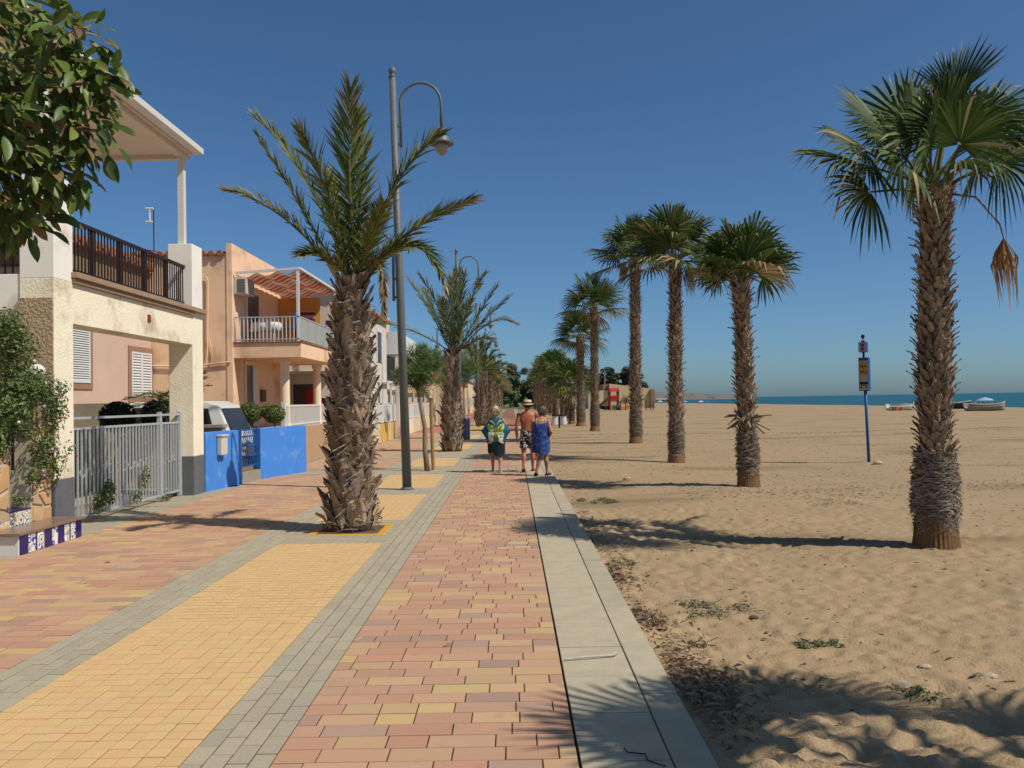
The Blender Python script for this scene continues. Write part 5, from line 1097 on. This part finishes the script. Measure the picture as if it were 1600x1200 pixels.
for i in range(n + 1):
    u = i / n; hw = Wf * .5 * math.sin(math.pi * min(1, u * .96 + .04)) ** .75; zc = -.16 * u * u
    rows.append((lm.pt((-hw, u * Lf, zc + hw * .45)), lm.pt((0, u * Lf, zc)), lm.pt((hw, u * Lf, zc + hw * .45))))
for a, c in zip(rows[:-1], rows[1:]): lm.face((a[0], a[1], c[1], c[0])); lm.face((a[1], a[2], c[2], c[1]))
leaf_me = lm.mesh('leaf', m_fic, smooth=True); items = []
tot = sum(r ** 3 for _, r in fb)
FC = [(.095, .155, .032), (.135, .2, .04), (.07, .115, .026), (.19, .23, .06), (.24, .18, .075), (.26, .18, .09)]
for c, r in fb:
    for _ in range(int(70 + 1500 * r ** 3 / tot)):
        d = V((random.gauss(0, 1), random.gauss(0, 1), random.gauss(0, 1))).normalized(); p = V(c) + d * r * random.random() ** .4
        dr = (d * .7 + V((.25, -.1, -.55)) + V((random.gauss(0, .4), random.gauss(0, .4), random.gauss(0, .35)))).normalized(); up_ = (V((.5, -.5, .7)) + V((random.gauss(0, .5), random.gauss(0, .5), random.gauss(0, .4)))); up_ = (up_ - dr * up_.dot(dr)).normalized(); sd_ = dr.cross(up_)
        Mx = Matrix((sd_, dr, up_)).transposed().to_4x4(); Mx.translation = p; s = U(.09, .25); items.append((Mx @ Matrix.Diagonal((s, s, s, 1)), rc(random.choices(FC, (6, 7, 4, 6, 1.6, 1))[0], .25)))
def vis(it):
    p = proj(it[0].translation); return -(it[0].translation.y) - (100 if not p or p[0] < -10 or p[1] < -10 else 0)
items.sort(key=vis, reverse=True)
for Mx, c in items[:300]: l, q, s = Mx.decompose(); link_copy(leaf_me, 'leaf', fx, l - V((-6.6, 7.1, 0)), q, s, c)
b = MB()
for Mx, c in items[300:]: add_mesh(b, leaf_me, Mx, c)
b.build('inner_leaves', m_fic, fx, smooth=True, kind='stuff')
for i in range(16):
    Mx, c = items[random.randrange(200)]; p = Mx.translation; b = MB(); b.cur = (.45, .10, .06) if i % 3 else (.4, .36, .10); d = (V((.8, U(-.3, .3), U(-.6, .2)))).normalized(); b.tube([p, p + d * .09, p + d * .17 - V((0, 0, .02))], [.006, .008, .001], 5); b.build('red_sheath', m_fibre, fx)
# ================================================================ litter and low plants
random.seed(41)
def weed(px, py, rx, ry, n, cols, label, h=.05, size=.013):
    c = gnd(px, py, ZS); c = V((c.x, c.y, sz(c.x, c.y))); o = thing('beach_weed', c, label, 'plant', 'low plants on the sand'); b = MB(); leaf_cloud(b, [(c + V((U(-1, 1) * rx, U(-1, 1) * ry, .02)), (rx * U(.2, .5), ry * U(.2, .5), h * .5)) for _ in range(9)], n, size, cols, .5)
    for i in range(14): a = c + V((U(-1, 1) * rx, U(-1, 1) * ry, .0)); b.cur = rc(random.choice(cols)); b.tube([a, a + V((U(-.1, .1), U(-.1, .1), U(.0, .06)))], .003, 4)
    b.build('foliage', m_leafd, o)
GW = [(.17, .2, .08), (.22, .24, .10), (.13, .16, .06)]; DW = GW + [(.3, .23, .14), (.36, .28, .18), (.24, .18, .1), (.33, .25, .15)]
weed(935, 786, .34, .35, 1100, GW, 'green weed mat near the kerb beyond the big palm shadow'); weed(1122, 948, .36, .26, 1100, DW, 'largest dry and green weed patch on the open sand'); weed(1275, 1004, .15, .08, 420, GW, 'small green weed sprig on the sand to the right'); weed(955, 818, .2, .3, 300, DW, 'thin dry weed in the palm crown shadow'); weed(1435, 1087, .14, .1, 200, GW, 'tiny weed at the lower right of the sand'); weed(975, 878, .12, .2, 260, DW, 'dry twigs beside the kerb in mid distance'); weed(1300, 790, .5, .5, 260, DW, 'sparse weed left of the nearest fan palm'); weed(1085, 1010, .1, .1, 140, DW, 'dry stalks above the leaf heap'); weed(1480, 700, 1.5, 1.2, 500, DW, 'sparse weed line far behind the nearest fan palm')
lf = MB()
for i in range(1700):                                    # dry leaf drift along the kerb
    y = random.choice((random.gauss(4.85, .35), random.gauss(4.95, .3), random.gauss(6.6, .2), random.gauss(8.4, .25), random.gauss(5.1, .4), U(4, 13))); x = .93 + abs(random.gauss(0, .13 if y > 5.6 else .17)); z = sz(x, y) + U(.0, .035)
    a = U(0, 6.28); t = V((math.cos(a), math.sin(a), U(-.5, .5))); s = t.orthogonal().normalized() * U(.35, .6); l = U(.015, .042); lf.cur = rc(random.choice(((.26, .16, .085), (.33, .22, .12), (.17, .10, .055), (.42, .32, .2))), .2); p = V((x, y, z + .012))
    i_ = [lf.pt(p - t * l), lf.pt(p + s * l * .5 + V((0, 0, .008))), lf.pt(p + t * l), lf.pt(p - s * l * .5 + V((0, 0, .008)))]; lf.face((i_[0], i_[1], i_[2])); lf.face((i_[0], i_[2], i_[3]))
o = lf.build('dry_leaves', m_leafd); o['kind'] = 'stuff'; tag(o, 'brown dry leaves drifted against the kerb on the sand', 'leaves')
pb = MB()
for i in range(1500):
    x = 1.0 + random.random() ** 1.2 * 11; y = 3.6 + random.random() ** 1.4 * 24; r = U(.004, .012) * (1 + (y > 10) * .6); pb.cur = rc(random.choice(((.3, .24, .17), (.2, .15, .1), (.5, .45, .38), (.14, .1, .07))), .2); pb.ball((x, y, sz(x, y) + r * .2), (r * U(.8, 1.6), r, r * .6), 5, 3, .2)
o = pb.build('pebbles', m_fibre); o['kind'] = 'stuff'; tag(o, 'small pebbles and bits of shell strewn over the sand', 'pebbles')
db = MB()                                               # bits of weed and bark trodden into the sand, thicker in bands
for i in range(9000):
    if i < 6200: x = 1.0 + random.random() ** 1.1 * 22; y = 5.0 + random.random() ** 1.3 * 36
    elif i < 8000: x = U(2.5, 45); y = 41 + 1.2 * math.sin(x * .35) + random.gauss(0, .35)
    else: x = U(3, 14); y = 15.5 + .5 * math.sin(x) + random.gauss(0, .7)
    if i < 6200 and noise.noise(V((x * .35, y * .5, 9.))) < U(-.35, .35): continue
    l = U(.012, .035) * (1 + y * .025); a = U(0, 6.28); t = V((math.cos(a), math.sin(a), U(-.15, .15))) * l; s = V((-math.sin(a), math.cos(a), 0)) * l * U(.15, .5); p = V((x, y, sz(x, y) + U(.006, .016)))
    db.cur = rc(random.choice(((.12, .09, .055), (.09, .07, .045), (.16, .13, .08), (.13, .13, .07), (.3, .25, .18))), .2)
    k = [db.pt(p - t), db.pt(p + s + V((0, 0, .006))), db.pt(p + t), db.pt(p - s)]; db.face((k[0], k[1], k[2])); db.face((k[0], k[2], k[3]))
o = db.build('beach_debris', m_fibre); o['kind'] = 'stuff'; tag(o, 'dark scraps of weed and bark trodden into the sand', 'debris')
m_stn = M('beach_stone', S(196, 176, 148), var=.15, sc=20)
for i, (px, py, r, lbl) in enumerate(((980, 751, .07, 'pale stone on the sand near the second palm shadow'), (1408, 1070, .045, 'pale flat stone low on the sand at right'), (1445, 1041, .035, 'small brown stone right of the green sprig'), (1178, 960, .03, 'dark stone beside the largest weed patch'), (1372, 727, .1, 'pale stone at the foot of the sign post'), (1545, 1058, .04, 'small stone at the far right of the sand'))):
    c = gnd(px, py, ZS); b = MB(); b.ball((c.x, c.y, sz(c.x, c.y) + r * .3), (r * 1.3, r, r * .6), 9, 6, .12); o = b.build('stone', m_stn if 'dark' not in lbl else m_core, smooth=False); tag(o, lbl, 'stone', 'loose stones on the sand')
s0, s1 = gnd(882, 1033), gnd(955, 1027); b = MB(); b.cur = (.55, .5, .42); b.tube([s0 + V((0, 0, .012)), s0.lerp(s1, .5) + V((0, 0, .016)), s1 + V((0, 0, .012)), s1 + V((.03, .02, .02))], [.006, .007, .008, .016], 6); tag(b.build('dry_stalk', m_fibre), 'pale dry stalk lying across the edging slab', 'twig')
pts = [gnd(x, y, .006) for x, y in ((975, 1168), (980, 1175), (1008, 1178), (1012, 1188), (1040, 1197))]; b = MB(); b.cur = (.03, .025, .02); b.tube(pts, .0028, 5); tag(b.build('dark_twig', m_fibre), 'thin dark crooked twig on the edging slab at the bottom', 'twig')
for i, (px, py) in enumerate(((560, 1000), (168, 880), (130, 912), (700, 1010))):
    c = gnd(px, py); b = MB(); b.cur = rc(((.45, .36, .25), (.3, .16, .09))[i % 2]); t = V((.035, .01, .0)); s = V((0, .014, .006)); ids = [b.pt(c - t + V((0, 0, .004))), b.pt(c + s + V((0, 0, .014))), b.pt(c + t + V((0, 0, .012))), b.pt(c - s + V((0, 0, .004)))]; b.face((ids[0], ids[1], ids[2])); b.face((ids[0], ids[2], ids[3]))
    tag(b.build('fallen_leaf', m_leafd), ('curled pale leaf on the grey paver band', 'brown leaf on the left brick pavement nearer the bench', 'dark leaf on the left brick pavement', 'small leaf on the red brick walk')[i], 'leaf')
# ================================================================ people
random.seed(51)
def fuse(b, name, mat, parent, voxel=.007, smooth_it=4):
    """one continuous surface out of overlapping closed volumes"""
    me = b.mesh('tmp', mat); o = bpy.data.objects.new('tmp', me); COL.objects.link(o)
    md = o.modifiers.new('r', 'REMESH'); md.mode = 'VOXEL'; md.voxel_size = voxel; md.use_smooth_shade = True
    sm = o.modifiers.new('s', 'SMOOTH'); sm.iterations = smooth_it; sm.factor = .5
    dg = bpy.context.evaluated_depsgraph_get(); m2 = bpy.data.meshes.new_from_object(o.evaluated_get(dg)); bpy.data.objects.remove(o)
    m2.materials.clear(); m2.materials.append(mat); m2.name = name
    q = bpy.data.objects.new(name, m2); COL.objects.link(q); q.parent = parent
    return q
def ell(cx, cy, z, rx, ry, n=20, tx=0.): return [(cx + rx * math.cos(2 * math.pi * k / n), cy + ry * math.sin(2 * math.pi * k / n), z + tx * math.cos(2 * math.pi * k / n) * rx) for k in range(n)]
def hand(b, w, d, side, thumb):
    """palm, four unequal curled fingers and a thumb; d: pointing direction, side: across the palm"""
    w, d, side, thumb = V(w), V(d).normalized(), V(side).normalized(), V(thumb).normalized(); nrm = d.cross(side).normalized()
    b.loft([[w + d * t + side * (sx * wd) + nrm * (sy * th) for sx, sy in ((-1, -1), (1, -1), (1, 1), (-1, 1))] for t, wd, th in ((-.01, .024, .016), (.03, .036, .014), (.08, .040, .012), (.09, .036, .010))])
    for k, l in enumerate((.062, .072, .067, .052)):
        p = w + d * .082 + side * (.031 - .0207 * k); q = p + d * l * .55 + thumb * .006; e = q + d * l * .38 + thumb * l * .35
        b.tube([p - d * .015, p, q, e], [.0088, .0088, .0082, .0065], 7)
    p = w + d * .025 + side * .03; q = p + side * .025 + d * .035 + thumb * .012; e = q + d * .03 + thumb * .008; b.tube([p, q, e], [.011, .010, .0075], 7)
def leg(b, hip, knee, ank, toe, s=1.):
    hip, knee, ank, toe = V(hip), V(knee), V(ank), V(toe); c1 = hip.lerp(knee, .45); c2 = knee.lerp(ank, .3) + V((0, -.018, 0)); c3 = knee.lerp(ank, .72)
    b.tube([hip + V((0, 0, .05)), hip, c1, knee, c2, c3, ank], [.085 * s, .085 * s, .072 * s, .052 * s, .056 * s, .038 * s, .034 * s], 14)
    heel = ank + (ank - toe).normalized() * .035 + V((0, 0, -.03)); b.tube([heel, ank.lerp(toe, .3) + V((0, 0, -.012)), ank.lerp(toe, .75), toe], [.03, .036, .036, .02], 10, flat=.75)
def arm(b, sh, el, wr, s=1.):
    sh, el, wr = V(sh), V(el), V(wr); b.ball(sh, .062 * s, 12, 8); b.tube([sh, sh.lerp(el, .45), el, el.lerp(wr, .3), wr], [.056 * s, .05 * s, .039 * s, .041 * s, .026 * s], 12)
def head(b, c, face, r=.1):
    c, f = V(c), V(face).normalized(); s = f.cross(V((0, 0, 1))).normalized(); up = s.cross(f)
    n = 18
    b.loft([[c + up * (z * r) + s * (wx * r * math.cos(a)) + f * (wy * r * math.sin(a) + oy * r) for a in (2 * math.pi * k / n for k in range(n))] for z, wx, wy, oy in ((-1.12, .3, .3, .35), (-1., .5, .6, .2), (-.6, .68, .85, .08), (-.2, .76, .96, .02), (.3, .80, 1.02, -.03), (.7, .68, .88, -.05), (.98, .36, .5, -.05), (1.08, .1, .12, -.05))])
    b.tube([c + f * .9 * r + up * .15 * r, c + f * 1.12 * r - up * .2 * r, c + f * .92 * r - up * .28 * r], [.012, .016, .012], 8)
    for sg in (-1, 1): b.ball(c + s * sg * .80 * r - f * .05 * r - up * .1 * r, (.018, .028, .034), 8, 6)
    return s, up
def face_bits(root, c, face, s, up, base, r=.1):
    f = V(face).normalized()
    for sg in (-1, 1): b = LB(); b.ball(V(c) + f * .90 * r + s * sg * .32 * r + up * .05 * r, .011, 8, 6); o = b.build('eye', M('eye_dark', S(60, 50, 45), r=.2, bump=0), root)
    b = LB(); b.ball(V(c) + f * .90 * r - up * .52 * r, (.024, .008, .007), 8, 5); b.build('mouth', M('lip', S(160, 84, 76), r=.5, bump=0), root)
def skin(name, c): return M(name, c, r=.5, var=.1, sc=9, bsc=120, bump=.08, bdist=.002, spec=.35)
def person(loc, label):
    o = thing('person', loc, label, 'person'); return o
class LB(MB):                                            # local-space builder, linked under a person at its own origin
    def build(s, name, mats, parent=None, smooth=False, **k): return MB.build(s, name, mats, parent, smooth, org=(0, 0, 0), **k)
MB_ = LB
def floral(name, c1, c2, sc, th):
    mt = bpy.data.materials.new(name); mt.use_nodes = True; N = mt.node_tree.nodes; L = mt.node_tree.links; bs = N['Principled BSDF']; g = N.new('ShaderNodeTexCoord')
    n1 = N.new('ShaderNodeTexNoise'); n1.inputs['Scale'].default_value = sc; n1.inputs['Detail'].default_value = 3; n1.inputs['Distortion'].default_value = 1.2; L.new(g.outputs['Object'], n1.inputs[0])
    r = N.new('ShaderNodeMapRange'); r.inputs[1].default_value = th; r.inputs[2].default_value = th + .06; L.new(n1.outputs[0], r.inputs[0]); mx = N.new('ShaderNodeMix'); mx.data_type = 'RGBA'; L.new(r.outputs[0], mx.inputs[0]); mx.inputs[6].default_value = (*c1, 1); mx.inputs[7].default_value = (*c2, 1); L.new(mx.outputs[2], bs.inputs['Base Color']); bs.inputs['Roughness'].default_value = .85; return mt
# ---- man with straw hat
pm_ = gnd(826, 737); man = person(pm_, 'bare-backed man in a straw hat and floral swim shorts, walking in the middle'); sk = skin('tanned_skin', S(190, 112, 82))
b = MB_(); b.loft([ell(0, 0, z, rx, ry) for z, rx, ry in ((.78, .13, .10), (.84, .172, .125), (.93, .17, .125), (1.02, .162, .115), (1.12, .172, .112), (1.24, .196, .115), (1.32, .196, .10), (1.37, .14, .08), (1.41, .065, .062), (1.46, .056, .058))])
for s in (-1, 1): b.ball((s * .085, -.055, 1.2), (.075, .055, .10), 10, 8)
leg(b, (-.09, 0, .8), (-.105, .0, .43), (-.115, -.17, .115), (-.12, -.03, .025)); leg(b, (.09, 0, .8), (.10, .13, .44), (.105, .16, .075), (.12, .33, .03))
arm(b, (-.205, -.01, 1.31), (-.262, -.05, 1.04), (-.262, .02, .80)); hand(b, (-.262, .025, .79), (.02, .12, -1), (.1, 1, .1), (1, 0, 0)); arm(b, (.205, -.01, 1.31), (.265, .02, 1.05), (.24, .14, .84)); hand(b, (.24, .145, .83), (0, .3, -1), (-.1, 1, .2), (-1, 0, 0))
hc = (0, .015, 1.535); s_, u_ = head(b, hc, (0, 1, -.05)); fuse(b, 'body', sk, man); face_bits_c = hc
b = MB_(); b.loft([ell(0, 0, z, rx, ry) for z, rx, ry in ((.74, .16, .125), (.84, .186, .138), (.93, .184, .137), (.975, .172, .124))])
for s, k, yy in ((-1, (-.102, .0, .55), 0), (1, (.10, .10, .55), .02)): b.tube([(s * .09, 0, .82), (s * .096, k[1] * .5, .68), (k[0], k[1], .55)], [.108, .104, .102], 16)
fuse(b, 'swim_shorts', floral('floral_shorts', S(34, 26, 28), S(222, 214, 206), 17, .5), man, .009, 2)
hat = MB_(); n = 28; hz = 1.575
hat.loft([[(r * math.cos(a), .01 + r * 1.12 * math.sin(a), hz + z + .012 * math.cos(2 * a) * (r > .12)) for a in (2 * math.pi * k / n for k in range(n))] for r, z in ((.095, .0), (.152, -.012), (.155, -.006), (.1, .008), (.097, .05), (.09, .09), (.06, .1), (.02, .088))])
ho = hat.build('straw_hat', M('straw', S(232, 208, 160), r=.9, var=.1, sc=40, bsc=200), man, True)
bd_ = MB_(); bd_.loft([[(r * math.cos(a), .01 + r * 1.12 * math.sin(a), hz + z) for a in (2 * math.pi * k / n for k in range(n))] for r, z in ((.1015, .008), (.1025, .012), (.1005, .04), (.098, .042))]); bd_.build('hat_band', M('hat_ribbon', S(46, 30, 26)), ho)
hr = MB_(); hr.loft([ell(0, -.0, z, rx, ry) for z, rx, ry in ((1.49, .066, .078), (1.53, .083, .1), (1.58, .088, .106))]); hr.build('hair', M('dark_hair', S(60, 46, 40), var=.2, sc=60), man, True)
def sandal(root, ank, toe, mt, sole=.02):
    ank, toe = V(ank), V(toe); d = (toe - ank); d.z = 0; d.normalize(); s = V((d.y, -d.x, 0)); heel = ank - d * .06; tip = toe + d * .025; n = 16; pts = []
    hz_, tz = max(.0, ank.z - .078), max(0., toe.z - .028)
    def P(u, v, z): p = heel.lerp(tip, u) + s * v; return V((p.x, p.y, hz_ * (1 - u) ** 1.5 + tz * u + z))
    out = [(.0, .022), (.12, .033), (.4, .032), (.75, .042), (.93, .03), (1., .008)]
    lo = [P(u, v, 0) for u, v in out] + [P(u, -v, 0) for u, v in out[::-1]]; hi = [P(u, v, sole) for u, v in out] + [P(u, -v, sole) for u, v in out[::-1]]
    b = MB_(); b.loft([lo, hi]); so_ = b.build('sandal', mt, root); b = MB_(); b.tube([P(.55, .045, .01), P(.62, .03, .055), P(.66, 0, .068), P(.62, -.03, .055), P(.55, -.045, .01)], .008, 6); b.build('strap', mt, so_)
m_fl = M('brown_sandal', S(84, 58, 44)); sandal(man, (-.115, -.17, .115), (-.12, -.03, .025), m_fl); sandal(man, (.105, .16, .075), (.12, .33, .03), m_fl)
face_bits(man, hc, (0, 1, -.05), s_, u_, None)
# ---- woman in teal beach cover-up
p1_ = gnd(776, 738); w1 = person(p1_, 'woman with short blond hair in a teal cover-up with a butterfly on the back'); sk1 = skin('fair_skin', S(208, 150, 124))
b = MB_(); b.loft([ell(0, 0, z, rx, ry) for z, rx, ry in ((.72, .12, .1), (.80, .17, .13), (.95, .155, .12), (1.1, .16, .115), (1.2, .165, .1), (1.25, .11, .075), (1.29, .055, .055), (1.35, .05, .052))])
leg(b, (-.085, 0, .74), (-.09, .09, .41), (-.085, .05, .075), (-.09, .21, .03), .95); leg(b, (.085, 0, .74), (.09, .02, .40), (.085, -.1, .085), (.09, .05, .028), .95)
arm(b, (-.16, 0, 1.19), (-.27, -.02, .97), (-.2, .1, .82), .9); hand(b, (-.2, .105, .81), (.15, .4, -1), (0, 1, .3), (1, 0, 0)); arm(b, (.16, 0, 1.19), (.27, -.02, .97), (.22, .1, .80), .9); hand(b, (.22, .105, .79), (-.1, .4, -1), (0, 1, .3), (-1, 0, 0))
h1c = (0, .03, 1.425); s_, u_ = head(b, h1c, (-.25, 1, -.12), .095); fuse(b, 'body', sk1, w1); face_bits(w1, h1c, (-.25, 1, -.12), s_, u_, None, .095)
CV = [(1.285, .075, .07), (1.265, .125, .085), (1.22, .185, .105), (1.12, .24, .125), (1.02, .295, .135), (.965, .345, .13), (.92, .315, .135), (.84, .262, .15), (.76, .225, .158), (.66, .205, .16), (.5, .2, .155), (.435, .195, .15)]
def cv(z):
    for (z0, a, c), (z1, d, e) in zip(CV[:-1], CV[1:]):
        if z1 <= z <= z0: t = (z0 - z) / (z0 - z1); return a + (d - a) * t, c + (e - c) * t
    return CV[-1][1:]
b = MB_(); n = 44; b.m = 0; prev = None; zs = [1.285 - .85 * i / 34 for i in range(35)]
for z in zs:
    rx, ry = cv(z); fold = .012 * max(0, (1.2 - z)) / .7; ring = []
    for k in range(n):
        a = 2 * math.pi * k / n; f = 1 + fold * 3 * math.sin(a * 9 + z * 3) + .02 * math.sin(a * 4 + z * 7)
        hem = (.05 * math.sin(a * 2 + .6) + .03 * math.sin(a * 5)) * (1 if z < .45 else 0)
        ring.append(b.pt((rx * f * math.cos(a), ry * f * math.sin(a), z + hem)))
    if prev:
        b.m = 0 if z > .70 else 1
        for k in range(n): b.face((prev[k], prev[(k + 1) % n], ring[(k + 1) % n], ring[k]))
    prev = ring
b.build('cover_up', [M('teal_cloth', S(22, 96, 118), r=.7, var=.2, sc=8), M('dark_teal_cloth', S(14, 40, 52), r=.8, var=.2, sc=8)], w1, True)
def back(x, z):
    rx, ry = cv(z); return (x, -ry * 1.08 * math.sqrt(max(.02, 1 - min(.98, (x / rx) ** 2))) - .012, z)
def printed(nm, outline, c0, mt, mir=True):
    for s in ((1, -1) if mir else (1,)):
        b = MB_(); cz = c0; R_ = 5; m_ = len(outline); rows = []
        for j in range(1, R_ + 1): rows.append([b.pt(back(s * (cz[0] + (x - cz[0]) * j / R_), cz[1] + (z - cz[1]) * j / R_)) for x, z in outline])
        ce = b.pt(back(s * cz[0], cz[1]))
        for k in range(m_): b.face((ce, rows[0][k], rows[0][(k + 1) % m_]))
        for a, c in zip(rows[:-1], rows[1:]):
            for k in range(m_): b.face((a[k], a[(k + 1) % m_], c[(k + 1) % m_], c[k]))
        b.build(nm, mt, w1)
wing_mt = floral('wing_print', S(120, 150, 40), S(226, 228, 150), 14, .48); wing2 = floral('wing_print_pale', S(120, 160, 60), S(232, 234, 210), 12, .42)
printed('upper_wing_print', [(.01, .98), (.04, 1.05), (.1, 1.11), (.17, 1.135), (.2, 1.10), (.19, 1.02), (.15, .97), (.08, .95)], (.11, 1.03), wing_mt)
printed('lower_wing_print', [(.01, .95), (.08, .94), (.16, .955), (.19, .90), (.18, .80), (.15, .73), (.10, .74), (.05, .82)], (.11, .86), wing2)
printed('wing_edge_print', [(.05, .80), (.1, .735), (.15, .725), (.18, .70), (.17, .67), (.12, .68), (.06, .73)], (.12, .71), M('wing_edge', S(226, 200, 150)))
printed('body_print', [(-.012, 1.05), (.012, 1.05), (.014, .9), (.006, .8), (-.006, .8), (-.014, .9)], (0, .93), M('butterfly_body', S(190, 160, 40)), False)
printed('feeler_print', [(.01, 1.05), (.05, 1.14), (.1, 1.20), (.14, 1.205), (.14, 1.215), (.095, 1.212), (.04, 1.155)], (.05, 1.15), M('feeler', S(220, 214, 130)))
def hair(root, c, r, cols, n, ln, face, cover=.0):
    f = V(face).normalized(); b = MB_(); b.ball(V(c) - f * .018 + V((0, 0, .015)), (r * .93, r * 1.06, r * 1.06), 18, 12, .03)
    o = b.build('hair', M('hair_' + root.name.replace('.', '_'), cols[0], r=.7, var=.25, sc=50, bsc=160, bump=.5), root, True); g = MB_()
    for _ in range(n):
        d = V((random.gauss(0, 1), random.gauss(0, 1), random.gauss(0, 1))).normalized()
        if d.dot(f) > .35 and d.z < .5 or d.z < -.65: continue
        p = V(c) - f * .018 + V((0, 0, .015)) + d * r * .98; t = (V((0, 0, -1)) + V((random.gauss(0, .5), random.gauss(0, .5), 0)) + d * .35); t.normalize(); s2 = d.cross(t).normalized() * .006; g.cur = rc(random.choice(cols), .2); l = ln * U(.6, 1.3)
        i = [g.pt(p - s2), g.pt(p + s2), g.pt(p + t * l * .5 + d * .014 + s2), g.pt(p + t * l * .5 + d * .014 - s2), g.pt(p + t * l + d * .004)]; g.face(i[:4]); g.face((i[3], i[2], i[4]))
    g.build('hair_locks', m_fibre, o)
hair(w1, h1c, .102, [S(226, 206, 160), S(240, 226, 190), S(196, 170, 120)], 700, .06, (-.25, 1, 0))
m_gs = M('grey_slipper', S(206, 206, 204)); sandal(w1, (-.085, .05, .075), (-.09, .21, .03), m_gs, .03); sandal(w1, (.085, -.1, .085), (.09, .05, .028), m_gs, .03)
# ---- woman in blue sun dress
p2_ = gnd(846, 743); w2 = person(p2_, 'grey-haired woman in a blue patterned sun dress looking down at the right'); sk2 = skin('warm_skin', S(192, 130, 102))
b = MB_(); b.loft([ell(cx_, cy_, z, rx, ry) for z, rx, ry, cx_, cy_ in ((.70, .12, .1, 0, 0), (.79, .175, .135, 0, 0), (.95, .165, .125, 0, 0), (1.1, .165, .12, 0, .01), (1.2, .165, .1, .0, .02), (1.25, .12, .08, .01, .03), (1.29, .06, .058, .02, .05), (1.35, .052, .054, .05, .08))])
leg(b, (-.085, 0, .74), (-.03, -.02, .41), (-.11, -.12, .10), (-.13, .03, .028), .98); leg(b, (.085, 0, .74), (.11, .06, .41), (.13, .04, .075), (.2, .19, .03), .98)
arm(b, (.165, .01, 1.19), (.225, -.09, .96), (.2, .1, .86), .92); hand(b, (.2, .105, .86), (-.4, .9, -.1), (0, 0, 1), (-1, -.2, 0)); arm(b, (-.165, .01, 1.19), (-.2, .06, .95), (-.1, .2, .86), .92); hand(b, (-.1, .21, .86), (.7, .6, 0), (0, 0, 1), (0, 1, 0))
h2c = (.07, .105, 1.405); s_, u_ = head(b, h2c, (.75, .7, -.5), .095); fuse(b, 'body', sk2, w2); face_bits(w2, h2c, (.75, .7, -.5), s_, u_, None, .095)
hair(w2, h2c, .101, [S(120, 112, 106), S(150, 142, 136), S(86, 78, 72)], 700, .045, (.75, .7, -.2))
b = MB_(); n = 40; prev = None
DR = [(1.17, .168, .115), (1.1, .176, .13), (.98, .182, .14), (.86, .195, .15), (.74, .2, .158), (.62, .198, .16), (.5, .192, .165)]
for i in range(28):
    z = 1.17 - .67 * i / 27; 
    for (z0, a_, c_), (z1, d_, e_) in zip(DR[:-1], DR[1:]):
        if z1 - 1e-6 <= z <= z0: t = (z0 - z) / (z0 - z1); rx, ry = a_ + (d_ - a_) * t, c_ + (e_ - c_) * t
    ring = []
    for k in range(n):
        a = 2 * math.pi * k / n; f = 1 + .035 * max(0, 1 - z) * math.sin(a * 8 + z * 2); hem = .04 * math.sin(a * 2 + 1) + .02 * math.sin(a * 6) if i == 27 else 0; dip = .05 * math.cos(a * 2) * (i == 0)
        ring.append(b.pt((rx * f * math.cos(a), .008 + ry * f * math.sin(a), z + hem + dip * .6)))
    if prev:
        for k in range(n): b.face((prev[k], prev[(k + 1) % n], ring[(k + 1) % n], ring[k]))
    prev = ring
dr = b.build('sun_dress', floral('blue_dress', S(24, 48, 116), S(60, 104, 176), 13, .52), w2, True)
for s in (-1, 1): b = MB_(); b.tube([(s * .1, -.105, 1.13), (s * .1, -.09, 1.2), (s * .09, -.01, 1.262), (s * .085, .1, 1.2), (s * .085, .125, 1.13)], .007, 6); b.build('strap', M('pale_strap', S(196, 196, 200)), dr)
m_ds = M('dark_clog', S(44, 40, 42)); sandal(w2, (-.11, -.12, .10), (-.13, .03, .028), m_ds, .035); sandal(w2, (.13, .04, .075), (.2, .19, .03), m_ds, .035)
